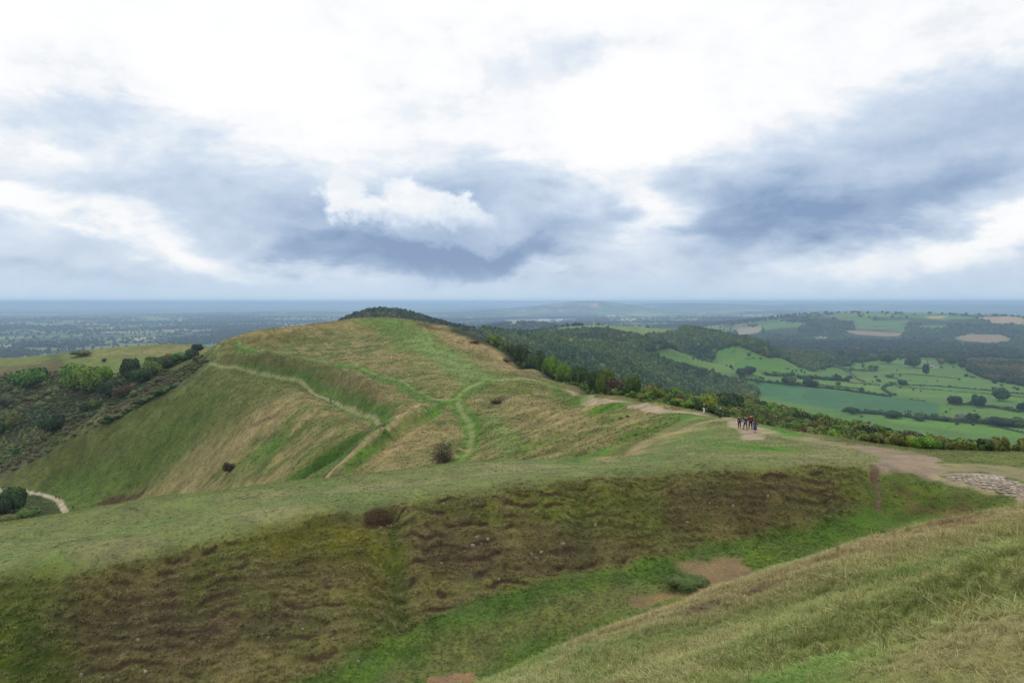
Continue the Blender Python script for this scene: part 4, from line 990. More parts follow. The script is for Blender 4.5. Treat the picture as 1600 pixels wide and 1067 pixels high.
def house(px, py, rmin, wd, dp, h, rh, wm, rm, label, rz=0.0, cat='house', group=None, nwin=4, nm='house', chim=True):
    x, y, z = P3(px, py, rmin); t = root(nm, (x, y, z), label, cat, group, rz)
    part('wall', boxp(-wd / 2, wd / 2, -dp / 2, dp / 2, -3, h), wm, t)
    e = .5
    rf = part('roof', ([(-wd / 2 - e, -dp / 2 - e, h), (wd / 2 + e, -dp / 2 - e, h), (wd / 2 + e, dp / 2 + e, h), (-wd / 2 - e, dp / 2 + e, h), (-wd / 2 - e, 0, h + rh), (wd / 2 + e, 0, h + rh)], [(0, 1, 5, 4), (2, 3, 4, 5), (1, 2, 5), (3, 0, 4), (0, 3, 2, 1)]), rm, t)
    if chim: part('chimney', boxp(wd * .32, wd * .32 + 1.1, -.5, .6, h + rh * .4, h + rh + 1.3), M_PINK, rf)
    for i in range(nwin):
        for lv_ in ((h * .22, h * .42), (h * .62, h * .82)):
            cx = -wd / 2 + wd * (i + .5) / nwin
            part('window', boxp(cx - .55, cx + .55, -dp / 2 - .06, -dp / 2 + .02, lv_[0], lv_[1]), M_WIN, t)
    part('door', boxp(-.5, .5, -dp / 2 - .08, -dp / 2 + .02, 0, h * .40), M_SLATE, t) if nwin % 2 == 0 else None
    return t
house(1500, 656, 750, 12, 8, 6.2, 3.6, M_PINK, M_SLATE, 'lone brick farmhouse with a grey roof in the tree line below the fields', .25, nwin=4)
house(1455, 573, 1300, 17, 8, 6.5, 3.0, M_WHITE, M_SLATE, 'long white farmhouse among trees beyond the green fields', -.1, nwin=5)
house(1462, 575, 1300, 9, 8, 4.0, 2.4, M_WHITE, M_TILE, 'low white outbuilding at the right end of the long white farmhouse', .5, nwin=2, chim=False)
for px, py, lb, wm, rm in ((1328, 545, 'pale cottage at the left edge of the parkland trees', M_WHITE, M_TILE), (1340, 546, 'brick cottage just right of the pale cottage in the parkland trees', M_PINK, M_TILE), (1372, 551, 'grey roofed pale house in the middle of the parkland trees', M_WHITE, M_SLATE), (1384, 549, 'brown roofed house beside the grey roofed one in the parkland', M_PINK, M_TILE)):
    house(px, py, 1500, 15, 9, 6, 3.5, wm, rm, lb, .2 * math.sin(px), nwin=3)
# mansion with towers
x, y, z = P3(1282, 532, 2300); k = math.hypot(x, y) / FPX
t = root('castle', (x, y, z), 'pale grey castle mansion with square towers among distant trees', 'castle', rz=-.25)
wq = 13 * k
part('wall', boxp(-wq / 2, wq / 2, -11, 11, -6, 16), M_STONEW, t); part('keep', boxp(-wq * .17, wq * .17, -8, 8, 16, 24), M_STONEW, t)
for sx in (-1, 1):
    for sy in (-1, 1): part('tower', boxp(sx * wq / 2 - 4, sx * wq / 2 + 4, sy * 11 - 4, sy * 11 + 4, -6, 21), M_STONEW, t)
for i in range(6):
    for zz in (3, 9): part('window', boxp(-wq * .34 + i * wq * .136 - .9, -wq * .34 + i * wq * .136 + .9, -11.15, -10.9, zz, zz + 3.2), M_WIN, t)
# greenhouses
x, y, z = P3(870, 500.5, 3500); k = math.hypot(x, y) / FPX
t = root('greenhouse', (x, y, z), 'long row of white glasshouses shining on the far plain', 'greenhouse', rz=-math.atan2(x, y))
nb = 10; bw = 58 * k / nb
for i in range(nb):
    x0 = -29 * k + i * bw
    part('glass_bay', ([(x0, -60, -8), (x0 + bw * .98, -60, -8), (x0 + bw * .98, 60, -8), (x0, 60, -8), (x0, -60, 9), (x0 + bw * .98, -60, 9), (x0 + bw * .98, 60, 9), (x0, 60, 9), (x0 + bw * .49, -60, 14), (x0 + bw * .49, 60, 14)],
         [(0, 1, 5, 8, 4), (2, 3, 7, 9, 6), (1, 2, 6, 5), (3, 0, 4, 7), (4, 8, 9, 7), (8, 5, 6, 9)]), M_GLASSH, t)
part('frame', boxp(-29 * k - 1, 29 * k + 1, -61, -60.2, -8, 2.5), M_FRAME, t)

# ------------------------------------------------------------------ trees
TINT = {'dark': (62, 80, 46), 'green': (82, 106, 48), 'bright': (98, 126, 48), 'olive': (104, 110, 56), 'yellow': (124, 130, 46), 'russet': (100, 84, 50), 'brown': (92, 82, 62), 'black': (50, 66, 44)}
KIND = list(TINT)
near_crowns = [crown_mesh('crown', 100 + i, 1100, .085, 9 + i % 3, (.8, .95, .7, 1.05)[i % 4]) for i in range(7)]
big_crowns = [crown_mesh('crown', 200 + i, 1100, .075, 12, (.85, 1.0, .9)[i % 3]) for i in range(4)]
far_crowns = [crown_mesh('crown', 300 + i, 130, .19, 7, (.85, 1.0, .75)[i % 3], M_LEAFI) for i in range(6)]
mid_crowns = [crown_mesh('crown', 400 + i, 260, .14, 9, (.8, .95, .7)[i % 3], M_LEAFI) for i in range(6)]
trunks = [trunk_mesh(i) for i in range(3)]
n_ind = 0
def tree(x, y, rad, h, tint, label, group=None, cat='tree', nm='tree', lib=near_crowns, sink=0.0):
    global n_ind
    n_ind += 1
    z = float(Hz(x, y)) - sink
    t = root(nm, (x, y, z), label, cat, group, random.uniform(0, 6.28))
    c = link('crown', lib[random.randrange(len(lib))], t, (0, 0, h * .10), 0, (rad, rad * random.uniform(.85, 1.15), h * .62))
    tr = link('trunk', trunks[random.randrange(3)], t, (0, 0, 0), 0, (rad, rad, h))
    q = [min(1, v * random.uniform(.85, 1.15)) for v in srgb(TINT[tint])]; c.color = (*q, 1)
    return t
SZ = 1 / FPX
def ptree(px, py, wpx, hpx, tint, label, rmin=60, group=None, cat='tree', nm='tree', lib=near_crowns):
    x, y = hit(px, py, rmin); r = math.hypot(x, y)
    return tree(x, y, wpx * r * SZ / 2 * 1.04, hpx * r * SZ * 1.0, tint, label, group, cat, nm, lib, sink=.1)
# left valley trees
for a in (
    (116, 612, 38, 38, 'bright', 'left lobe of the bright green trees in the bracken valley, rounded crown'), (138, 614, 46, 46, 'bright', 'largest bright green tree in the middle of the bracken valley'), (162, 606, 34, 40, 'bright', 'right hand bright green tree of the three in the bracken valley'),
    (205, 596, 28, 36, 'dark', 'tall dark tree right of the bright green trees'), (222, 600, 30, 28, 'dark', 'broad dark tree at the foot of the tall dark one'), (171, 622, 28, 32, 'dark', 'dark tree below the bright green trees beside the path'),
    (190, 622, 24, 22, 'brown', 'brownish round tree between two dark trees on the bracken slope'), (150, 640, 17, 15, 'green', 'small green bush left of the valley path'), (133, 645, 14, 13, 'dark', 'smaller dark bush left of the valley path'),
    (82, 676, 36, 26, 'black', 'broad near-black bush alone on the bracken slope'), (73, 688, 15, 13, 'olive', 'small olive bush under the near-black bush'), (26, 709, 10, 9, 'green', 'tiny green bush low on the bracken slope'),
    (46, 608, 48, 30, 'green', 'wide green thicket at the far left of the bracken valley'), (20, 674, 22, 24, 'olive', 'olive round tree near the left edge of the bracken'), (2, 680, 16, 18, 'dark', 'dark tree cut by the left edge beside the olive one'),
    (256, 578, 24, 22, 'dark', 'dark tree before the green spur beside the hill flank'), (238, 588, 26, 22, 'olive', 'olive tree left of the hill flank under the green spur'), (236, 572, 18, 14, 'green', 'green bush on the near edge of the spur'),
    (284, 565, 26, 16, 'green', 'green rounded tree where spur meets the hill'), (298, 560, 24, 18, 'dark', 'dark rounded tree where spur meets the hill'), (308, 550, 18, 13, 'black', 'dark topmost tree against the plain where spur meets hill'), (268, 570, 24, 16, 'olive', 'olive tree in the row below the spur'),
    (163, 566, 7, 6, 'dark', 'tiny dark bush alone on the pale green spur'), (128, 556, 30, 7, 'olive', 'low flat thicket on top of the pale green spur'), (10, 636, 26, 20, 'brown', 'brown thicket at the left edge of the bracken valley')):
    ptree(*a, rmin=322)
for a in ((22, 800, 30, 42, 'dark', 'dark rounded tree beside the pale track at lower left'), (5, 806, 24, 30, 'black', 'near-black tree left of the one beside the pale track'), (42, 808, 34, 14, 'green', 'wide low green bush inside the bend of the pale track'), (14, 815, 26, 12, 'olive', 'olive bush in the lower left corner of the track bend')):
    ptree(*a, rmin=130)
# silhouette strip of scrub along the green slope's shoulder
def hedge(pts, rmin, w_, h_, tint, label, group='hedges between the valley fields', cat='hedge', nm='hedge'):
    p = smooth_line(hits(pts, rmin), 4); seg = np.hypot(*np.diff(p, axis=0).T); L = np.r_[0, np.cumsum(seg)]; tot = L[-1]
    n = max(4, int(tot / (w_ * .9))); s = np.linspace(0, tot, n); cx = np.interp(s, L, p[:, 0]); cy = np.interp(s, L, p[:, 1]); g = np.random.default_rng(int(abs(pts[0][0] * 7 + pts[0][1])))
    hh = h_ * g.uniform(.28, 1.3, n); ww = w_ * g.uniform(.75, 1.2, n); cz = Hz(cx, cy)
    parts_v = []; F = []
    tx = np.gradient(cx); ty = np.gradient(cy); l = np.hypot(tx, ty) + 1e-9; tx /= l; ty /= l
    prof = [(-.5, -.2), (-.55, .45), (-.3, .9), (.0, 1.0), (.32, .88), (.55, .4), (.5, -.2)]
    x0, y0, z0 = cx[0], cy[0], cz[0]
    for i in range(n):
        for a, b in prof: 
            jx = g.uniform(-.08, .08) * ww[i]
            parts_v.append((cx[i] + ty[i] * a * ww[i] + jx - x0, cy[i] - tx[i] * a * ww[i] + jx - y0, cz[i] + b * hh[i] * g.uniform(.85, 1.12) - z0))
    for i in range(n - 1):
        for k in range(6): F.append((i * 7 + k, i * 7 + k + 1, (i + 1) * 7 + k + 1, (i + 1) * 7 + k))
    V = np.array(parts_v); m = min(12000, int(n * 26)); ii = g.integers(0, n, m); aa = g.uniform(-.7, .7, m); bb = (1 - (aa / .62) ** 2 * .6) * g.uniform(.75, 1.15, m)
    pc = np.c_[cx[ii] + ty[ii] * aa * ww[ii] + g.normal(0, .4, m) * w_ - x0, cy[ii] - tx[ii] * aa * ww[ii] + g.normal(0, .4, m) * w_ - y0, cz[ii] + bb * hh[ii] * .95 - z0]
    d1 = g.normal(size=(m, 3)); d1 /= np.linalg.norm(d1, axis=1, keepdims=True); d2 = np.cross(d1, g.normal(size=(m, 3))); d2 /= np.linalg.norm(d2, axis=1, keepdims=True)
    q = h_ * .17 * g.uniform(.5, 1.6, (m, 1)); nb_ = len(V); ix = np.arange(m)
    V = np.vstack([V, pc + d1 * q, pc + d2 * q, pc - d1 * q, pc - d2 * q]); F = np.vstack([np.array(F), np.c_[ix, ix + m, ix + 2 * m, ix + 3 * m] + nb_])
    me = np_mesh(nm, V, F, np.r_[g.uniform(0, .6, len(F) - m), g.uniform(0, 1, m)], M_LEAF)
    o = link(nm, me, None, (x0, y0, z0)); o.color = (*srgb(TINT[tint]), 1); tag(o, label, cat, group); return o
for i in range(13):
    q = i / 12; ptree(168 + 104 * q + random.uniform(-2, 2), 660 - 55 * q + random.uniform(-1, 1), random.uniform(12, 22), random.uniform(5, 9), ('dark', 'green', 'olive')[i % 3], 'low %s bush in the row along the shoulder of the green slope' % ('dark', 'green', 'olive')[i % 3], 326, 'low bushes along the shoulder of the green slope', 'bush', 'bush')
H_ = [([(1155, 592), (1200, 598), (1250, 603), (1310, 609), (1392, 620)], 4, 5, 'dark', 'long dark hedge along the top edge of the blue-green field'),
      ([(1215, 599), (1245, 598), (1300, 604), (1345, 608)], 3, 3, 'green', 'short hedge just above the long dark hedge'),
      ([(1386, 602), (1380, 608), (1388, 614), (1398, 618)], 4, 4, 'dark', 'short curving hedge joining two long hedges mid valley'),
      ([(1400, 601), (1450, 603), (1520, 608), (1600, 616)], 4, 3, 'dark', 'thin straight hedge running to the right edge, upper of two'),
      ([(1400, 604), (1480, 611), (1560, 617), (1600, 621)], 3, 2.4, 'olive', 'thin straight hedge running to the right edge, lower of two'),
      ([(1482, 630), (1520, 633), (1560, 638), (1592, 644)], 6, 6, 'dark', 'thick hedge between the two big oaks and the right edge'),
      ([(1320, 643), (1355, 646), (1400, 650), (1450, 655), (1500, 660), (1560, 663), (1600, 667)], 8, 8, 'dark', 'tall belt of hedge trees below the blue-green field'),
      ([(1545, 665), (1575, 671), (1610, 679)], 3, 2.5, 'dark', 'thin hedge slanting to the right edge below the tree belt'),
      ([(1422, 624), (1444, 627)], 3, 2.5, 'olive', 'tiny stub of hedge alone in a green field'),
      ([(1315, 577), (1335, 588), (1350, 597)], 3, 3, 'olive', 'hedge dropping between two bright green fields'),
      ([(1195, 586), (1220, 588), (1240, 587)], 8, 8, 'dark', 'short dark tree clump left of the long field copse'),
      ([(1247, 591), (1275, 592), (1300, 594), (1325, 596)], 13, 11, 'black', 'long dark copse in the middle of the bright green fields'),
      ([(1105, 582), (1120, 588), (1150, 594)], 6, 6, 'dark', 'dark hedge at the left end of the blue-green field'),
      ([(1325, 598), (1350, 600), (1375, 602)], 3, 2.5, 'russet', 'reddish low hedge right of the long dark copse'),
      ([(1395, 584), (1440, 586), (1500, 592)], 3, 2.5, 'olive', 'thin hedge across the upper green fields'),
      ([(1300, 572), (1330, 578), (1370, 580)], 8, 7, 'green', 'tree belt along the top of the upper green fields')]
for pts, ww, hh, ti, lb in H_: hedge(pts, 900, ww, hh, ti, lb, None)
# hedgerow and field trees
FT = [(1262, 604, 16, 15, 'dark', 'round dark tree standing on the long hedge'), (1272, 605, 13, 12, 'black', 'second round dark tree right beside it on the long hedge'), (1228, 600, 14, 12, 'dark', 'dark tree at the left part of the long hedge'), (1238, 602, 13, 12, 'green', 'green tree left of centre on the long hedge'),
      (1172, 585, 18, 16, 'dark', 'broad dark tree at the left end of the field copses'), (1160, 588, 20, 14, 'dark', 'dark tree where the woods meet the fields'), (1183, 598, 10, 8, 'green', 'small green tree on the hedge left end'),
      (1410, 602, 13, 10, 'dark', 'round tree at the junction of the thin hedges'), (1393, 601, 12, 5, 'olive', 'low bush left of the hedge junction'), (1345, 612, 9, 7, 'dark', 'small tree right of centre on the long hedge'),
      (1491, 632, 18, 15, 'black', 'big dark oak at the left end of the thick hedge'), (1527, 636, 19, 17, 'black', 'big dark oak in the middle of the thick hedge'), (1562, 626, 19, 17, 'dark', 'lone spreading oak above the thick hedge'), (1598, 643, 12, 14, 'black', 'dark oak cut by the right edge'),
      (1333, 647, 16, 10, 'dark', 'tree at the left end of the lower tree belt'), (1395, 653, 26, 12, 'dark', 'broad tree in the middle of the lower tree belt'), (1435, 657, 18, 9, 'dark', 'tree right of centre in the lower tree belt'), (1520, 661, 18, 13, 'dark', 'round tree right of the brick farmhouse'), (1560, 665, 26, 14, 'dark', 'broad dark tree near the right end of the lower belt'), (1588, 667, 20, 13, 'green', 'green tree at the right end of the lower belt'), (1478, 658, 14, 8, 'dark', 'small tree left of the brick farmhouse'),
      (1447, 586, 10, 16, 'black', 'narrow dark tree below the white farmhouse'), (1428, 574, 20, 16, 'dark', 'broad dark tree left of the white farmhouse'), (1410, 551, 13, 12, 'dark', 'dark round parkland tree left of the middle'), (1388, 568, 22, 14, 'dark', 'wide dark tree below the parkland houses'), (1430, 556, 12, 11, 'dark', 'dark parkland tree on the bright lawn'), (1365, 560, 12, 8, 'green', 'green tree in front of the parkland houses'),
      (1487, 570, 14, 12, 'dark', 'dark tree right of the white farmhouse'), (1503, 575, 11, 10, 'dark', 'second dark tree right of the white farmhouse'), (1470, 570, 10, 10, 'olive', 'olive tree behind the white farmhouse'), (1315, 560, 11, 12, 'black', 'narrow dark tree left of the pale cottage'), (1298, 566, 12, 10, 'olive', 'olive tree at the wood edge left of the parkland'),
      (1390, 590, 10, 6, 'olive', 'low olive bush on the hedge of the upper fields'), (1365, 578, 14, 7, 'green', 'green bush at the end of the upper tree belt'), (1530, 555, 14, 8, 'dark', 'dark tree left of the right hand wood'), (1545, 549, 9, 8, 'green', 'small green tree above the right hand wood')]
for a in FT: ptree(*a, rmin=850)
# scrub on the flank of the ridge: individuals nearest the eye, the rest as one mass
g = np.random.default_rng(5)
cand = []
pt = []
tries = 26000
thg = g.uniform(R(-3), R(42), tries); rg = np.sqrt(g.uniform(75 ** 2, 640 ** 2, tries))
xs, ys = np.sin(thg) * rg, np.cos(thg) * rg; zs = Hz(xs, ys)
edge_r = np.interp(thg, *[np.array(v) for v in zip(*sorted((math.atan2(p[0], p[1]), math.hypot(*p)) for p in RSp))])
gap = rg - edge_r
hgt = np.clip(1.2 + gap * .036, 1.3, 8.5) * g.uniform(.7, 1.2, tries)
rad_ = hgt * g.uniform(.5, .72, tries)
top = vis(xs, ys, zs + hgt)
bad = (gap < 7) | (top < 0.0005) | (thg < R(-2.2)) | ((thg < R(4)) & (gap < 18))
sel = np.where(~bad)[0]
# thin to a spacing
cell = {}; chosen = []
for i in sel[np.argsort(rg[sel])]:
    s = rad_[i] * 1.05; kx, ky = int(xs[i] // 8), int(ys[i] // 8); ok = True
    for a in (-1, 0, 1):
        for b in (-1, 0, 1):
            for j in cell.get((kx + a, ky + b), ()):
                if (xs[i] - xs[j]) ** 2 + (ys[i] - ys[j]) ** 2 < (s + rad_[j] * .75) ** 2 * .55: ok = False; break
            if not ok: break
        if not ok: break
    if ok: cell.setdefault((kx, ky), []).append(i); chosen.append(i)
print('scrub', len(chosen))
hueN = fbm(xs, ys, 40, 3, 55)
def kindof(i):
    q = g.random(); h = hueN[i]
    if h > .62 and q < .5: return 'yellow' if q < .05 else 'olive'
    if q < .30: return 'green'
    if q < .52: return 'olive'
    if q < .66: return 'dark'
    if q < .86: return 'bright'
    if q < .885: return 'russet'
    return 'brown' if q < .92 else 'green'
LAB = {'green': 'mid green bush in the scrub belt below the ridge path', 'olive': 'olive coloured bush in the scrub belt below the ridge path', 'dark': 'dark green bush in the scrub belt below the ridge path', 'bright': 'fresh bright green bush in the scrub belt below the ridge path',
       'russet': 'russet autumn bush in the scrub belt below the ridge path', 'yellow': 'yellow autumn bush in the scrub belt below the ridge path', 'brown': 'grey-brown bush in the scrub belt below the ridge path', 'black': 'very dark bush in the scrub belt'}
order = sorted(chosen, key=lambda i: -rad_[i] / rg[i])
n_s = 225
TONE = {'green': 'mid green', 'olive': 'olive', 'dark': 'dark green', 'bright': 'fresh bright green', 'russet': 'russet autumn', 'yellow': 'yellow autumn', 'brown': 'grey-brown', 'black': 'very dark'}
ZONE = [(860, 'below the tan shoulder of the hill'), (960, 'above the gravel path at the saddle'), (1060, 'behind the long bend of the gravel path'), (1115, 'behind the walker in white trousers'), (1145, 'behind the walker all in navy'), (1190, 'behind the four walkers'), (1240, 'just right of the four walkers'), (1290, 'well right of the four walkers'), (1340, 'above the turf left of the gravel junction'),
        (1390, 'straight above the gravel junction'), (1440, 'right of the gravel junction'), (1500, 'above the left end of the stone paving'), (1560, 'above the right end of the stone paving'), (3000, 'at the right edge of the picture')]
for i in order[:n_s]:
    k = kindof(i); px_ = 800 + FPX * xs[i] / ys[i]; zn = next(b_ for a_, b_ in ZONE if px_ < a_); wpx = 2 * rad_[i] / rg[i] * FPX
    szn = 'small' if wpx < 13 else ('middling' if wpx < 17 else ('broad' if wpx < 23 else 'large')); bk = 'front row' if gap[i] < 22 else ('middle row' if gap[i] < 90 else 'far side')
    lb = '%s %s scrub bush, %s, %s' % (szn, TONE[k], bk, zn)
    tree(xs[i], ys[i], rad_[i], hgt[i], k, lb, lb.replace(' bush ', ' bushes '), 'bush', 'bush')
rest = np.array(order[n_s:])
if len(rest):
    tn = np.array([srgb(TINT[kindof(i)]) for i in rest]) * g.uniform(.8, 1.2, (len(rest), 1))
    scatter('scrub', np.c_[xs[rest], ys[rest], zs[rest] + hgt[rest] * .05], np.c_[np.zeros((len(rest), 2)), g.uniform(0, 6.28, len(rest))], np.c_[rad_[rest], rad_[rest], hgt[rest] * .75], tn, mid_crowns, 'dense scrub covering the flank below the ridge')
# the large dark trees against the woods beside the saddle
for k, (px, py, wpx, hpx, ti, lb) in enumerate(((772, 545, 26, 20, 'bright', 'leftmost green tree behind the tan shoulder of the hill'), (790, 556, 30, 20, 'green', 'second green tree down the row behind the shoulder'), (812, 568, 34, 26, 'dark', 'tall dark tree in the row behind the shoulder'), (838, 580, 34, 28, 'dark', 'tall dark tree third down the row behind the shoulder'),
      (860, 588, 30, 28, 'bright', 'bright yellow-green tree in the row below the shoulder'), (882, 596, 30, 26, 'bright', 'lower bright yellow-green tree beside the first'), (905, 602, 34, 26, 'dark', 'dark rounded tree left of the saddle path'), (932, 610, 34, 28, 'dark', 'dark tall rounded tree near the path bend'), (962, 618, 36, 24, 'brown', 'grey-brown tree just above the path bend'),
      (990, 616, 34, 26, 'green', 'green rounded tree right above the path bend'), (948, 606, 32, 24, 'green', 'green tree behind the grey-brown one'), (1020, 622, 30, 18, 'olive', 'olive tree above the gravel path'), (1110, 634, 36, 11, 'yellow', 'bright yellow bush behind the pair of walkers'))):
    th = math.atan2(px - 800, FPX); er = float(np.interp(th, *[np.array(v) for v in zip(*sorted((math.atan2(p[0], p[1]), math.hypot(*p)) for p in RSp))]))
    r = er + 24; rad = wpx * r * SZ / 2
    d = pdir(px, py - hpx); top_z = d[2] / math.hypot(d[0], d[1]) * r; x, y = math.sin(th) * r, math.cos(th) * r; zb_ = float(Hz(x, y))
    tree(x, y, rad, max(3.0, (top_z - zb_) * 1.25), ti, lb, lib=big_crowns)
print('individual trees', n_ind, time.time() - T_START)

# woods and the far country
def scatter_poly(n, pxpoly, rmin, r0, r1, seed):
    g = np.random.default_rng(seed); W = hits(pxpoly, rmin)
    a0, a1 = np.arctan2(W[:, 0], W[:, 1]).min(), np.arctan2(W[:, 0], W[:, 1]).max()
    th = g.uniform(a0, a1, n); r = np.sqrt(g.uniform(r0 ** 2, r1 ** 2, n)); x, y = np.sin(th) * r, np.cos(th) * r
    k = inside(x, y, W); return x[k], y[k]
def tinted(x, y, base, seed, var=.32):
    g = np.random.default_rng(seed); n = len(x)
    mixn = sstep(.38, .66, fbm(x, y, 90, 3, seed))[:, None]
    c = np.array(srgb(base[0])) * (1 - mixn) + np.array(srgb(base[1])) * mixn
    q = g.random(n); c = np.where((q < .06)[:, None], np.array(srgb(base[2])), c)
    return c * g.uniform(1 - var, 1 + var, (n, 1))
def treemass(name, x, y, rad0, rad1, base, label, seed, protos=far_crowns, hk=1.5, cut=-.0008):
    g = np.random.default_rng(seed); r_ = g.uniform(rad0, rad1, len(x)) ; z = Hz(x, y); h = r_ * hk * g.uniform(.8, 1.25, len(x))
    k = vis(x, y, z + h) > cut
    x, y, z, r_, h = x[k], y[k], z[k], r_[k], h[k]
    print(name, len(x))
    scatter(name, np.c_[x, y, z - .1 * h], np.c_[np.zeros((len(x), 2)), g.uniform(0, 6.28, len(x))], np.c_[r_, r_, h], tinted(x, y, base, seed), protos, label)
x, y = scatter_poly(60000, WOODPOLY, 850, 640, 2900, 11)
treemass('woodland', x, y, 3.8, 8.4, ((62, 84, 46), (86, 104, 50), (112, 110, 60)), 'dark broadleaf wood on the low ground right of the hill', 12, hk=1.5)
x, y = scatter_poly(9000, [(470, 512), (560, 496), (600, 490), (640, 494), (700, 510), (745, 523), (765, 532), (700, 560), (500, 560)], 700, 650, 1500, 13)
treemass('hilltop_wood', x, y, 2.2, 4.6, ((64, 78, 46), (84, 92, 54), (120, 100, 66)), 'patchy trees on the hill behind the grassy summit', 14, hk=1.35)
x, y = scatter_poly(5000, [(1512, 560), (1545, 548), (1600, 545), (1660, 560), (1660, 615), (1600, 604), (1540, 592), (1512, 580)], 1000, 900, 2600, 15)
treemass('copse', x, y, 5, 8, ((60, 70, 44), (100, 92, 60), (90, 80, 60)), 'wood at the right edge beyond the fields', 16)
x, y = scatter_poly(4200, [(1290, 545), (1350, 535), (1450, 538), (1520, 545), (1510, 565), (1440, 570), (1400, 560), (1340, 568), (1300, 575)], 1000, 1200, 3000, 17)
kk_ = fbm(x, y, 120, 3, 18) > .5; treemass('parkland_trees', x[kk_], y[kk_], 5, 9, ((50, 66, 42), (70, 84, 46), (100, 92, 60)), 'scattered parkland trees around the distant houses', 18)
x, y = scatter_poly(14000, [(1110, 522), (1180, 512), (1290, 500), (1400, 505), (1600, 508), (1600, 548), (1520, 540), (1440, 530), (1340, 529), (1260, 538), (1200, 530)], 1800, 2300, 5600, 19)
ok = ~is_open(x, y)
castle_xy = hit(1282, 532, 2300); ok &= np.hypot(x - castle_xy[0], y - castle_xy[1]) > 45
treemass('far_woods', x[ok], y[ok], 6, 10, ((60, 82, 48), (80, 102, 54), (98, 98, 58)), 'woods and hedgerow trees around the distant castle and tan fields', 20)
# hedgerow trees of the plain
g = np.random.default_rng(31); n = 120000
th = g.uniform(-R(42), R(42), n); r = np.exp(g.uniform(math.log(1300), math.log(11000), n)); x, y = np.sin(th) * r, np.cos(th) * r
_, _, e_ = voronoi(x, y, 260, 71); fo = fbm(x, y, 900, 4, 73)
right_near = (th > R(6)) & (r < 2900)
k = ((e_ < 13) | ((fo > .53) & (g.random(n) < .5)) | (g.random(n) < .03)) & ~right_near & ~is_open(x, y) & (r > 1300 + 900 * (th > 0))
x, y, r = x[k], y[k], r[k]
gsz = sstep(2500, 9000, r)
z = Hz(x, y); rad = g.uniform(5, 8, len(x)) * (1 + .7 * gsz); kv = vis(x, y, z + rad) > 0
x, y, z, rad = x[kv][:26000], y[kv][:26000], z[kv][:26000], rad[kv][:26000]
print('plain trees', len(x))
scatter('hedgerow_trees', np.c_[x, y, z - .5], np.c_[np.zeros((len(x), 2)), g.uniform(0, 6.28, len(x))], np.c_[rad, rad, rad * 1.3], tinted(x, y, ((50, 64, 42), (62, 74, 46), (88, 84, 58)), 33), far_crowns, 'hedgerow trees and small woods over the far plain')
g = np.random.default_rng(37); n = 60000; th = g.uniform(R(5), R(41), n); r = np.sqrt(g.uniform(850 ** 2, 2900 ** 2, n)); x, y = np.sin(th) * r, np.cos(th) * r
_, _, e_ = voronoi(x, y, 150, 171); k = (e_ < 4.5) & (sampM(wf_, x, y) < .5) & (fbm(x, y, 70, 3, 38) > .44) & (g.random(n) < .35) & ~inside(x, y, hits([(1100, 580), (1165, 590), (1240, 601), (1320, 610), (1395, 618), (1470, 628), (1475, 655), (1400, 650), (1325, 645), (1240, 633), (1180, 616)], 900)); x, y = x[k], y[k]; z = Hz(x, y); rad = g.uniform(1.2, 4.2, len(x)) * (1 + .5 * (g.random(len(x)) < .15))
print('valley hedges', len(x))
scatter('valley_hedgerows', np.c_[x, y, z - .3], np.c_[np.zeros((len(x), 2)), g.uniform(0, 6.28, len(x))], np.c_[rad, rad, rad * 1.2], tinted(x, y, ((62, 82, 46), (78, 98, 52), (98, 96, 58)), 39), far_crowns, 'ragged hedgerow bushes and small trees between the valley fields')
# bracken and low growth in the left valley
g = np.random.default_rng(41); lvW = hits([(-100, 800), (0, 745), (100, 692), (200, 643), (280, 600), (325, 566), (318, 556), (240, 575), (190, 582), (60, 576), (-100, 580)], 312)
n = 16000; th = g.uniform(R(-42), R(-20), n); r = g.uniform(300, 640, n); x, y = np.sin(th) * r, np.cos(th) * r; k = inside(x, y, lvW); x, y = x[k], y[k]; z = Hz(x, y)
tn = sampC(x, y) * g.uniform(.82, 1.2, (len(x), 1)); sc_ = g.uniform(.4, 1.3, len(x)) * (1 + 1.2 * (fbm(x, y, 22, 3, 47) > .58))
scatter('bracken', np.c_[x, y, z - .1], np.c_[np.zeros((len(x), 2)), g.uniform(0, 6.28, len(x))], np.c_[sc_, sc_, sc_ * .8], tn, mid_crowns, 'brown and green bracken over the left valley side')

# ------------------------------------------------------------------ single shrubs
def shrub(px, py, wpx, hpx, tint, label, rmin, seed, nleaf=2200, ls=.05, nm='bush'):
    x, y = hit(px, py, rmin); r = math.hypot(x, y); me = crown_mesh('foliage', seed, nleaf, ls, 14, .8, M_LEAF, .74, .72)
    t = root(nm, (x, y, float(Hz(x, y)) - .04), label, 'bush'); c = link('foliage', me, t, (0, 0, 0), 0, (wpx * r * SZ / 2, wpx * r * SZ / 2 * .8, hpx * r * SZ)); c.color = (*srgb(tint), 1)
    s = link('stem', trunks[0], t, (0, 0, 0), 0, (wpx * r * SZ / 2, wpx * r * SZ / 2, hpx * r * SZ * .8)); return t
shrub(1074, 914, 66, 12, (90, 108, 62), 'low dark green gorse bush on the bare patch in the ditch', 30, 501, 9000, .026, 'gorse_bush')
shrub(776, 630, 20, 5, (84, 80, 58), 'low dark flattened bush on the hillside right of the saddle path', 90, 502)
shrub(358, 737, 17, 12, (70, 62, 46), 'small dark thorn bush alone on the tan slope', 100, 503)
shrub(793, 566, 14, 6, (112, 90, 74), 'reddish round bush on the tan right shoulder of the hill', 200, 506)
shrub(742, 536, 18, 3.5, (110, 74, 60), 'low red-brown bush on the skyline right of the summit', 300, 507)
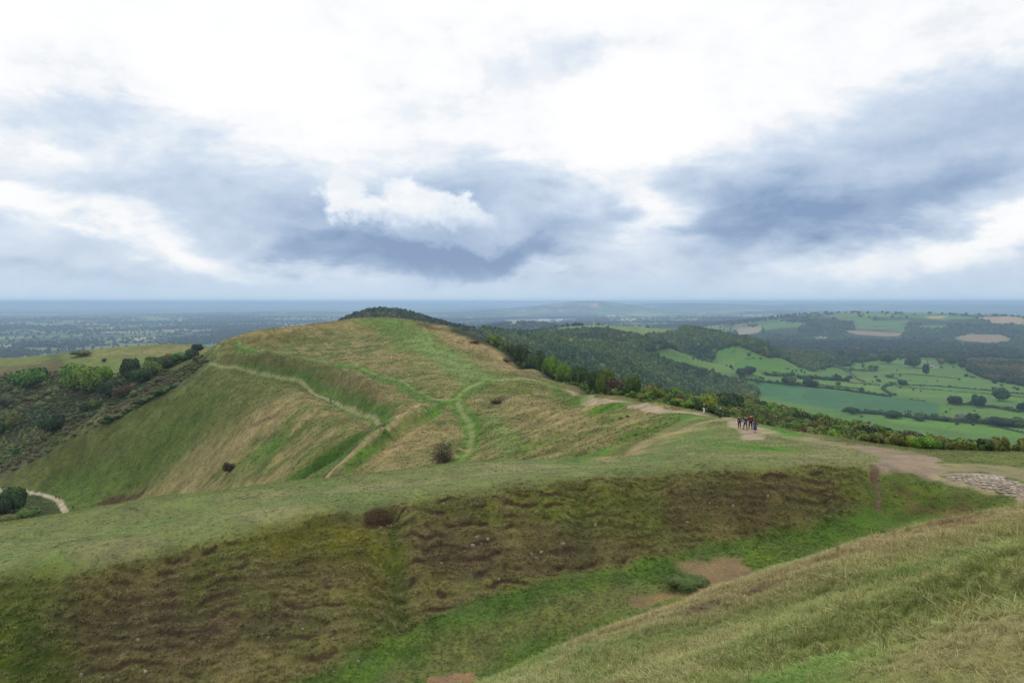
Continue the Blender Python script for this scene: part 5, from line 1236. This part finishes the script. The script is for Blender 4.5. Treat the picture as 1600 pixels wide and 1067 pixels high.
# leafless thorn bush
g = np.random.default_rng(9); parts = []
for i in range(9):
    a = g.uniform(0, 6.28); l = g.uniform(.5, .9); e = g.uniform(.6, 1.35); p0 = np.array([0, 0, 0]); p1 = np.array([math.cos(a) * math.cos(e), math.sin(a) * math.cos(e), math.sin(e)]) * l
    parts.append(tube_np([p0, p1 * .5 + [0, 0, .05], p1], [.035, .022, .008], 4))
tw_v = []; tw_f = []
for i in range(2600):
    a = g.uniform(0, 6.28); e = math.asin(g.uniform(.0, 1)); q = g.uniform(.25, .95); p = np.array([math.cos(a) * math.cos(e), math.sin(a) * math.cos(e), math.sin(e) * .95 + .08]) * q
    d = p / np.linalg.norm(p) + g.normal(size=3) * .6; d /= np.linalg.norm(d); s = np.cross(d, g.normal(size=3)); s /= np.linalg.norm(s); l = g.uniform(.1, .26); b = len(tw_v)
    tw_v += [p - s * .009, p + s * .009, p + d * l]; tw_f.append((b, b + 1, b + 2))
x, y, z = P3(692, 722, 100); k = math.hypot(x, y) * SZ
t = root('thorn_bush', (x, y, z - .1), 'leafless grey thorn bush just behind the rampart edge, left of the worn path', 'bush')
M_TWIG = mat('grey_twigs', srgb((88, 78, 68)), .95)
link('branches', pyd('branches', *merge(parts), M_TWIG), t, (0, 0, 0), 0, 19 * k); link('twigs', pyd('twigs', tw_v, tw_f, M_TWIG), t, (0, 0, 0), 0, (20 * k, 20 * k, 34 * k))

# ------------------------------------------------------------------ grass blades
def tuft_mesh(seed, nb, lean, wid, droop):
    g = np.random.default_rng(seed); V = []; F = []; lv = []
    for i in range(nb):
        a = g.uniform(0, 6.28); r0 = g.uniform(0, .28); h = g.uniform(.55, 1.05); ln = g.uniform(.1, lean); b = np.array([math.cos(a) * r0, math.sin(a) * r0, -.05]); d = np.array([math.cos(a + g.normal() * .6), math.sin(a + g.normal() * .6), 0]); s = np.cross(d, [0, 0, 1]) * wid * g.uniform(.6, 1.2)
        m = b + d * ln * .4 * h + np.array([0, 0, h * .62]); tp = b + d * ln * h + np.array([0, 0, h * (1 - droop * ln)]); n = len(V)
        V += [b - s, b + s, m + s * .7, m - s * .7, tp]; F += [(n, n + 1, n + 2, n + 3), (n + 3, n + 2, n + 4, n + 4)]; q = g.uniform(0, 1); lv += [q * .8, q]
    me = bpy.data.meshes.new('tuft'); me.from_pydata([tuple(map(float, v)) for v in V], [], [tuple(dict.fromkeys(f)) for f in F]); me.update()
    a = me.attributes.new('leafv', 'FLOAT', 'FACE'); a.data.foreach_set('value', np.array(lv, np.float32)); me.materials.append(M_BLADE); return me
tufts = [tuft_mesh(i, 26, 1.0, .019, .35) for i in range(5)]
tufts_s = [tuft_mesh(20 + i, 14, 1.3, .045, .4) for i in range(4)]
def grass(name, x, y, h0, h1, wk, label, seed, protos, dry=.25, bright=1.0, sink=0.02):
    g = np.random.default_rng(seed); n = len(x); z = Hz(x, y); h = g.uniform(h0, h1, n) * (.6 + .9 * fbm(x, y, 1.6, 3, seed)) * (.5 + .5 * sstep(5, 15, np.hypot(x, y)))
    c = sampC(x, y).copy() * bright; dm = (g.random(n) < dry * (.3 + 1.4 * fbm(x, y, 2.2, 3, seed + 1)))[:, None]; c = np.where(dm, c * .5 + np.array(srgb((176, 162, 118))) * .5, c); c = c * g.uniform(.8, 1.22, (n, 1))
    wr = h * wk
    scatter(name, np.c_[x, y, z - sink], np.c_[g.normal(0, .12, (n, 2)), g.uniform(0, 6.28, n)], np.c_[wr, wr, h], c, protos, label)
def area_pts(n, th0, th1, r0, r1, seed, p=2.0):
    g = np.random.default_rng(seed); th = g.uniform(R(th0), R(th1), n); u = g.random(n); r = (r0 ** p + u * (r1 ** p - r0 ** p)) ** (1 / p)
    return np.sin(th) * r, np.cos(th) * r
def noton(x, y, *Gs):
    k = np.ones(len(x), bool)
    for G in Gs: k &= sampM(G, x, y) < .4
    return k
x, y = area_pts(90000, -14, 44, 3.4, 33, 51, 1.1)
k = noton(x, y, FLOOR, BANK, EARTHM); k &= vis(x, y, Hz(x, y) + .3) > -.004; x, y = x[k], y[k]
longm = fbm(x, y, 3.0, 3, 52)
k1 = (longm + .25 * sstep(9, 20, np.hypot(x, y))) > .50
print('fg grass', k1.sum(), (~k1).sum())
grass('long_grass', x[k1], y[k1], .10, .22, 1.0, 'long tussocky grass on the near slope', 53, tufts, .2, 1.38)
grass('short_grass', x[~k1], y[~k1], .04, .11, 1.9, 'short turf on the near slope', 54, tufts, .12, 1.30)
x, y = area_pts(90000, -42, 38, 26, 58, 55)
k = (sampM(BANK, x, y) > .5) & (sampM(RISER, x, y) < .10); x, y = x[k], y[k]
print('bank grass', len(x)); grass('bank_grass', x, y, .10, .24, 1.1, 'rough grass on the stepped bank', 56, tufts_s, .28, 1.24)
x, y = area_pts(70000, -42, 30, 27, 50, 57)
k = (sampM(FLOOR, x, y) > .5) & noton(x, y, EARTHM); x, y = x[k], y[k]
print('floor grass', len(x)); grass('ditch_grass', x, y, .05, .12, 1.6, 'short vivid grass on the ditch floor', 58, tufts_s, .04, 1.0)
x, y = area_pts(80000, -42, 40, 42, 110, 59)
k = noton(x, y, BANK, FLOOR, PATHM, FOOTM, EARTHM) & (vis(x, y, Hz(x, y) + .1) > -.002); x, y = x[k], y[k]
print('top grass', len(x)); grass('rampart_grass', x, y, .05, .12, 2.2, 'close-cropped grass on the rampart top', 60, tufts_s, .12, 1.0)
x, y = area_pts(150000, -39, 14, 95, 470, 61)
k = noton(x, y, PATHM, FOOTM, PLAT, bey) & (vis(x, y, Hz(x, y) + .3) > -.001)
x, y = x[k][:60000], y[k][:60000]
print('hill grass', len(x)); grass('hill_grass', x, y, .2, .4, 1.7, 'tussocks over the grassy hill', 62, tufts_s, .2, 1.12)

x, y = area_pts(2600, -10, 44, 5, 32, 71, 1.3); k = noton(x, y, FLOOR, BANK, EARTHM) & (fbm(x, y, 2.0, 3, 72) > .5); x, y = x[k], y[k]
grass('seed_stalks', x, y, .28, .46, .55, 'thin straw-coloured seed stalks standing over the near slope', 73, tufts, .95, 1.3)
x, y = area_pts(11000, -42, 38, 26, 58, 74); k = (sampM(BANK, x, y) > .5) & (sampM(RISER, x, y) < .05) & (fbm(x, y, 2.6, 3, 75) > .48); x, y = x[k], y[k]
print('tussocks', len(x)); grass('bank_tussocks', x, y, .18, .36, .9, 'taller tussocks on the stepped bank', 76, tufts, .4, 1.3)
# ------------------------------------------------------------------ stones
M_PSTONE = mat('path_stone', srgb((188, 180, 166)), .9)
tN = M_PSTONE.node_tree; oi = tN.nodes.new('ShaderNodeObjectInfo'); rp = tN.nodes.new('ShaderNodeValToRGB'); rp.color_ramp.elements[0].color = (*srgb((134, 122, 108)), 1); rp.color_ramp.elements[1].color = (*srgb((176, 164, 150)), 1)
nz_ = tN.nodes.new('ShaderNodeTexNoise'); nz_.inputs['Scale'].default_value = 6; nz_.inputs['Detail'].default_value = 6; mxx = tN.nodes.new('ShaderNodeMath'); mxx.operation = 'MULTIPLY_ADD'; mxx.inputs[1].default_value = .6
adn = tN.nodes.new('ShaderNodeMath'); adn.operation = 'SUBTRACT'; adn.inputs[1].default_value = .3
tN.links.new(nz_.outputs[0], mxx.inputs[0]); tN.links.new(oi.outputs['Random'], mxx.inputs[2]); tN.links.new(mxx.outputs[0], adn.inputs[0]); tN.links.new(adn.outputs[0], rp.inputs[0]); tN.links.new(rp.outputs[0], tN.nodes['Principled BSDF'].inputs['Base Color'])
def stone_mesh(seed, k=7):
    g = np.random.default_rng(seed); V = []; F = []
    an = np.sort(g.uniform(0, 6.28, k) * .3 + np.arange(k) / k * 6.28 * .95); rd = g.uniform(.75, 1.1, k)
    for zz, s in ((-.6, 1.0), (.15, 1.0), (.38, .82)):
        for a, r in zip(an, rd): V.append((math.cos(a) * r * s, math.sin(a) * r * s * .8, zz + (g.uniform(-.06, .1) if zz > 0 else 0)))
    for l in (0, 1):
        for j in range(k): F.append((l * k + j, l * k + (j + 1) % k, (l + 1) * k + (j + 1) % k, (l + 1) * k + j))
    F.append(tuple(range(2 * k, 3 * k))); return pyd('stone', V, F, M_PSTONE)
SM = [stone_mesh(i) for i in range(7)]
gp = next(o for o in COL.objects if o.name == 'gravel_path')
sp_poly = hits([(1468, 742), (1500, 738), (1545, 740), (1572, 748), (1600, 756), (1660, 775), (1660, 800), (1600, 779), (1545, 765), (1500, 753)], 35)
x0, x1 = sp_poly[:, 0].min(), sp_poly[:, 0].max(); y0, y1 = sp_poly[:, 1].min(), sp_poly[:, 1].max(); g = np.random.default_rng(77)
area = abs(.5 * sum(sp_poly[i][0] * sp_poly[(i + 1) % len(sp_poly)][1] - sp_poly[(i + 1) % len(sp_poly)][0] * sp_poly[i][1] for i in range(len(sp_poly)))); q = math.sqrt(area / 285)
print('stone area', area, 'spacing', q)
cnt = 0; yy = y0; row = 0
while yy < y1:
    xx = x0 + (row % 2) * q * .5
    while xx < x1:
        ax, ay = xx + g.uniform(-.2, .2) * q, yy + g.uniform(-.2, .2) * q
        if inside(np.array([ax]), np.array([ay]), sp_poly)[0] and cnt < 298:
            o = link('stone', SM[g.integers(7)], gp, (ax, ay, float(Hz(ax, ay)) + .02), g.uniform(0, 6.28), (q * .62 * g.uniform(.7, 1.25), q * .60 * g.uniform(.75, 1.25), .07 * g.uniform(.5, 1.5))); o.rotation_euler[0] = g.normal() * .06; o.rotation_euler[1] = g.normal() * .06; cnt += 1
        xx += q
    yy += q * .9; row += 1
M_ROCK = mat('outcrop_rock', srgb((150, 144, 128)), .95)
RM = [stone_mesh(40 + i, 6) for i in range(4)]
for m in RM: m.materials[0] = M_ROCK
for px, py in ((190, 1029), (207, 1047), (226, 1050), (216, 999), (288, 1030), (420, 997), (127, 1055), (160, 1060), (472, 983), (745, 840), (752, 850), (762, 842), (738, 852), (726, 862), (830, 866), (838, 872), (846, 862), (968, 798), (1074, 816), (1120, 791), (1131, 787), (1145, 790), (1109, 786), (594, 884), (560, 1034), (780, 905), (690, 880), (1200, 775), (930, 820), (880, 850)):
    x, y = hit(px, py, 22); o = link('rock', RM[g.integers(4)], None, (x, y, float(Hz(x, y)) + .02), g.uniform(0, 6.28), (g.uniform(.05, .22), g.uniform(.05, .18), g.uniform(.06, .2))); zn = 'at the bottom left of the bank' if px < 330 else ('low on the bank above the dark gully' if px < 640 else ('in the cluster on the middle of the bank' if px < 800 else ('on the bank right of the middle cluster' if px < 1000 else 'high on the bank left of the dirt track'))); tag(o, 'small pale rock ' + zn, 'rock', 'small pale rocks ' + zn)

# ------------------------------------------------------------------ people and dogs
def skin(name, verts, edges, rad, m, sub=1, root_i=0):
    me = bpy.data.meshes.new(name); me.from_pydata(verts, edges, []); o = bpy.data.objects.new(name, me); COL.objects.link(o)
    md = o.modifiers.new('s', 'SKIN'); md.use_smooth_shade = True
    for i, s in enumerate(me.skin_vertices[0].data):
        r = rad[i]; s.radius = (r, r) if not hasattr(r, '__len__') else r; s.use_root = (i == root_i)
    sb = o.modifiers.new('b', 'SUBSURF'); sb.levels = sub
    TMPVL.update(); dg = TMPVL.depsgraph or bpy.context.evaluated_depsgraph_get(); ev = o.evaluated_get(dg); out_ = bpy.data.meshes.new_from_object(ev, depsgraph=dg)
    bpy.data.objects.remove(o); bpy.data.meshes.remove(me); out_.materials.clear(); out_.materials.append(m); out_.name = name
    return out_
# a separate, empty scene does the skinning so the big land is not touched
def clothm(n, c):
    m = mat(n, srgb(c), .85, .15); t = m.node_tree; b = t.nodes['Principled BSDF']; nn = t.nodes.new('ShaderNodeTexNoise'); nn.inputs['Scale'].default_value = 9; mx = t.nodes.new('ShaderNodeMix'); mx.data_type = 'RGBA'; q = srgb(c)
    mx.inputs[6].default_value = (q[0] * .75, q[1] * .75, q[2] * .75, 1); mx.inputs[7].default_value = (min(1, q[0] * 1.25), min(1, q[1] * 1.25), min(1, q[2] * 1.25), 1); t.links.new(nn.outputs[0], mx.inputs[0]); t.links.new(mx.outputs[2], b.inputs['Base Color']); return m
M_SKIN = mat('skin', srgb((206, 160, 136)), .6); M_SHOE = mat('shoe', srgb((48, 42, 40)), .7); M_EYE = mat('eye', srgb((40, 34, 30)), .3); M_LIP = mat('lip', srgb((164, 100, 92)), .6)
_real = COL
tmp_scene = bpy.data.scenes.new('workbench'); TMPVL = tmp_scene.view_layers[0]
def person(px, py, hpx, face, top, legs, hair, label, group=None, rmin=60, stride=.16, dress=None, long_hair=False, bag=None, arm=(0.12, -.12), scale=None, slim=1.0):
    global COL
    x, y = hit(px, py, rmin); r = math.hypot(x, y); H = hpx * r * SZ; k = (scale or H) / 1.72
    t = root('person', (x, y, float(Hz(x, y)) + .01), label, 'person', group, face); t.scale = (k, k, k)
    COL = tmp_scene.collection
    s = stride; ua, la = arm
    # joints: facing -Y in its own frame
    J = [(0, 0, .93), (0, 0, 1.10), (0, 0, 1.30), (0, 0, 1.42), (0, -.01, 1.50), (0, -.02, 1.60), (0, -.02, 1.68)]
    rd = [.135 * slim, .115 * slim, .135 * slim, .10, .052, .085, .07]
    E = [(0, 1), (1, 2), (2, 3), (3, 4), (4, 5), (5, 6)]
    legj = {}
    for sd, off in ((-1, s), (1, -s)):
        n = len(J); J += [(sd * .095, 0, .88), (sd * .10, off * .55 - .02, .50), (sd * .10, off + .03, .10), (sd * .105, off - .12, .045)]; rd += [.09, .062, .042, .036]; E += [(0, n), (n, n + 1), (n + 1, n + 2), (n + 2, n + 3)]; legj[sd] = n
    armj = {}; tubes = []
    for sd, sw in ((-1, ua), (1, la)):
        n = len(J); J += [(sd * .17, 0, 1.39), (sd * .245, -sw * .5, 1.12), (sd * .26, -sw * 1.4 - .03, .90), (sd * .262, -sw * 1.6 - .045, .82)]; rd += [.055, .042, .030, .032]; E += [(3, n), (n, n + 1), (n + 1, n + 2), (n + 2, n + 3)]; armj[sd] = n
        hb = np.array(J[-1]); dn = np.array([0, -.15, -1.0]); dn /= np.linalg.norm(dn)
        for fi in range(4):
            o_ = np.array([0, (fi - 1.5) * .018, 0]); L_ = (.060, .075, .070, .055)[fi]; b = hb + o_ + dn * .01
            tubes.append(tube_np([b, b + dn * L_ * .6, b + dn * L_ + np.array([-sd * .018, -.006, 0])], [.0095, .009, .007], 5))
        b = hb + np.array([-sd * .01, -.03, .01]); tubes.append(tube_np([b, b + np.array([-sd * .008, -.03, -.025]), b + np.array([-sd * .012, -.035, -.055])], [.011, .010, .008], 5))
    me = skin('body', J, E, rd, M_SKIN)
    nose = tube_np([(0, -.09, 1.625), (0, -.122, 1.60), (0, -.098, 1.585)], [.008, .016, .01], 5)
    ears = [tube_np([(sd * .075, -.01, 1.58), (sd * .095, 0, 1.61), (sd * .08, 0, 1.64)], [.01, .016, .01], 5) for sd in (-1, 1)]
    bm_v = [tuple(v.co) for v in me.vertices]; bm_f = [tuple(p.vertices) for p in me.polygons]
    V, F = merge([(np.array(bm_v), bm_f), nose] + ears + tubes); bpy.data.meshes.remove(me); me = pyd('body', V, F, M_SKIN, True)
    # clothing
    la_, ra_ = armj[-1], armj[1]
    jid = [0, 1, 2, 3, la_, la_ + 1, la_ + 2, ra_, ra_ + 1, ra_ + 2]; remap = {a: i for i, a in enumerate(jid)}
    je = [(a, b) for a, b in E if a in remap and b in remap]
    tm = skin('jacket', [J[i] for i in jid], [(remap[a], remap[b]) for a, b in je], [rd[i] + (.028 if i < 3 else .022) for i in jid], top)
    if dress:
        an = np.arange(14) / 14 * 6.2832; V = []; F = []
        for zz, r1 in ((1.05, .135), (.92, .165), (.72, .21), (.52, .25), (.40, .27)):
            for a in an: V.append((math.cos(a) * r1 * (1 + .05 * math.sin(a * 5 + zz * 3)), math.sin(a) * r1 * .85 * (1 + .05 * math.sin(a * 5)), zz))
        for i in range(4):
            for j in range(14): F.append((i * 14 + j, (i + 1) * 14 + j, (i + 1) * 14 + (j + 1) % 14, i * 14 + (j + 1) % 14))
        F.append(tuple(range(14))); bot = pyd('dress', V, F, dress, True); bn = 'dress'
    else:
        l0, r0_ = legj[-1], legj[1]; jid = [0, l0, l0 + 1, l0 + 2, r0_, r0_ + 1, r0_ + 2]; remap = {a: i for i, a in enumerate(jid)}; je = [(a, b) for a, b in E if a in remap and b in remap]
        bot = skin('trousers', [J[i] for i in jid], [(remap[a], remap[b]) for a, b in je], [rd[i] + .022 for i in jid], legs); bn = 'trousers'
    COL = _real
    link('body', me, t); link('jacket', tm, t); link(bn, bot, t)
    for sd in (-1, 1):
        a = J[legj[sd] + 2]; b = J[legj[sd] + 3]; link('shoe', pyd('shoe', *tube_np([(a[0], a[1] + .05, .05), (a[0], a[1] - .05, .055), (b[0], b[1] - .03, .04), (b[0], b[1] - .07, .03)], [.042, .052, .046, .025], 8), M_SHOE, True), t)
        link('eye', pyd('eye', *tube_np([(sd * .032, -.098, 1.618), (sd * .032, -.105, 1.618)], [.011, .006], 6), M_EYE), t)
    link('mouth', pyd('mouth', *tube_np([(-.022, -.094, 1.565), (0, -.101, 1.563), (.022, -.094, 1.565)], [.004, .007, .004], 5), M_LIP), t)
    dv, df = ICO; hv = dv * [.098, .108, .105] + [0, .012, 1.64]
    keepf = [tuple(f) for f in df if not (hv[f][:, 1].mean() < -.045 and hv[f][:, 2].mean() < 1.68) and hv[f][:, 2].mean() > (1.44 if long_hair else 1.57)]
    if long_hair: keepf2 = tube_np([(0, .06, 1.66), (0, .10, 1.52), (0, .10, 1.36)], [.09, .085, .05], 8); V, F = merge([(hv, keepf), keepf2])
    else: V, F = hv, keepf
    link('hair', pyd('hair', V, F, hair, True), t)
    if bag is not None: link('bag', pyd('bag', *merge([boxp(.27, .36, -.16, .10, .72, .98, .9), tube_np([(.31, -.12, .98), (.31, -.03, 1.08), (.31, .06, .98)], [.01, .01, .01], 5)]), bag), t)
    return t
c_navy = clothm('navy_cloth', (52, 58, 84)); c_dark = clothm('charcoal_cloth', (46, 44, 54)); c_red = clothm('red_cloth', (112, 54, 52)); c_black = clothm('black_cloth', (34, 32, 38)); c_blue = clothm('blue_cloth', (62, 68, 122)); c_white = clothm('white_cloth', (226, 226, 220)); c_maroon = clothm('maroon_cloth', (92, 48, 54)); c_teal = clothm('teal_cloth', (80, 130, 136)); c_grey = clothm('grey_cloth', (120, 120, 126)); c_purple = clothm('purple_cloth', (82, 70, 96)); c_jean = clothm('denim', (66, 78, 108)); c_tan = clothm('tan_cloth', (170, 156, 130))
h_br = mat('brown_hair', srgb((74, 50, 36)), .8); h_dk = mat('dark_hair', srgb((42, 34, 32)), .8); h_wh = mat('white_hair', srgb((214, 208, 196)), .8); h_bl = mat('fair_hair', srgb((196, 170, 128)), .8)
person(1155.2, 669.0, 19.2, math.pi * .95, c_purple, c_dark, h_dk, 'walker in purple-grey jacket carrying a pale bag, leftmost of the four on the worn patch', bag=c_white, stride=.08)
person(1164.6, 671.3, 21, math.pi * 1.1, c_navy, c_jean, h_dk, 'walker in navy jacket with legs apart, second from left of the four', stride=.22, arm=(.05, .3))
person(1172.6, 670.4, 22.3, math.pi * 1.0, c_red, c_black, h_br, 'tallest walker in red top and black trousers, third from left of the four', stride=.2)
person(1179.8, 676.0, 19.2, math.pi * .9, c_purple, c_blue, h_br, 'walker in a blue dress with long brown hair, nearest of the four', dress=c_blue, long_hair=True, stride=.08)
person(1100.0, 646.4, 15.6, math.pi * .5, c_maroon, c_white, h_bl, 'fair-haired walker in maroon top and white trousers on the ridge path', stride=.16)
person(1125.2, 653.0, 16.0, 0.3, c_navy, c_navy, h_wh, 'white-haired walker all in navy standing on the ridge skyline', stride=.05)
person(516.8, 630.2, 8.6, math.pi * .9, c_dark, c_grey, h_dk, 'distant walker in dark grey on the lower hillside path', stride=.1)
person(521.8, 628.6, 8.2, math.pi * .8, c_teal, c_tan, h_wh, 'distant walker in teal and pale clothes beside the dark one on the lower hillside path', stride=.1)
person(585, 496.8, 4.4, 0.0, c_black, c_black, h_dk, 'dark figure standing on the very top of the hill', rmin=300, stride=.05)
person(576.6, 497.2, 3.8, 0.5, c_tan, c_jean, h_bl, 'pale figure on the hilltop left of the dark one', rmin=300, stride=.05)
person(83, 768, 6.2, 1.4, c_tan, c_grey, h_wh, 'pale clothed walker on grass beside the bend of the lower left track', rmin=150)
person(87.5, 779, 6, 2.4, c_black, c_dark, h_dk, 'dark walker on the lower left track, left of the pair', rmin=150)
person(92.5, 780, 6, 2.4, c_navy, c_jean, h_br, 'navy clad walker on the lower left track, right of the pair', rmin=150)
def dog(px, py, lpx, face, label, main, chest, rmin=60):
    global COL
    x, y = hit(px, py, rmin); r = math.hypot(x, y); k = max(.55, lpx * r * SZ / 1.0); t = root('dog', (x, y, float(Hz(x, y)) + .01), label, 'dog', None, face); t.scale = (k, k, k)
    COL = tmp_scene.collection
    J = [(0, 0, .50), (0, -.22, .49), (0, .24, .51), (0, -.36, .60), (0, -.46, .70), (0, -.60, .68), (0, .40, .52), (0, .56, .64)]; rd = [.115, .14, .115, .085, .085, .04, .03, .02]; E = [(0, 1), (0, 2), (1, 3), (3, 4), (4, 5), (2, 6), (6, 7)]
    for sd in (-1, 1):
        n = len(J); J += [(sd * .08, -.24, .36), (sd * .085, -.20, .20), (sd * .085, -.22, .03), (sd * .085, -.26, .02)]; rd += [.055, .034, .026, .026]; E += [(1, n), (n, n + 1), (n + 1, n + 2), (n + 2, n + 3)]
        n = len(J); J += [(sd * .085, .22, .38), (sd * .09, .16, .26), (sd * .09, .30, .17), (sd * .09, .27, .03), (sd * .09, .23, .02)]; rd += [.07, .045, .028, .025, .026]; E += [(2, n), (n, n + 1), (n + 1, n + 2), (n + 2, n + 3), (n + 3, n + 4)]
    me = skin('body', J, E, rd, main); COL = _real
    me.materials.append(chest)
    if chest is not main:
        for p in me.polygons:
            c = p.center
            if (c[1] < -.30) or c[2] < .2: p.material_index = 1
    link('body', me, t)
    for sd in (-1, 1): link('ear', pyd('ear', *tube_np([(sd * .05, -.44, .76), (sd * .09, -.43, .78), (sd * .10, -.46, .70)], [.02, .03, .01], 5), main, True), t)
    link('nose', pyd('nose', *tube_np([(0, -.63, .68), (0, -.65, .68)], [.02, .012], 6), c_black), t)
dog(980.6, 653.8, 8.0, -math.pi * .5 + math.pi, 'black dog with white chest and head on the tan slope', c_black, c_white)
dog(968.4, 655.6, 6.4, -math.pi * .6 + math.pi, 'brown dog following behind the black and white dog', clothm('brown_fur', (96, 60, 42)), clothm('brown_fur', (96, 60, 42)))
dog(114, 794, 4.5, 1.2, 'small dark dog on the grass right of the lower left track', c_black, c_black, 150)
bpy.data.scenes.remove(tmp_scene)
print('done', time.time() - T_START)
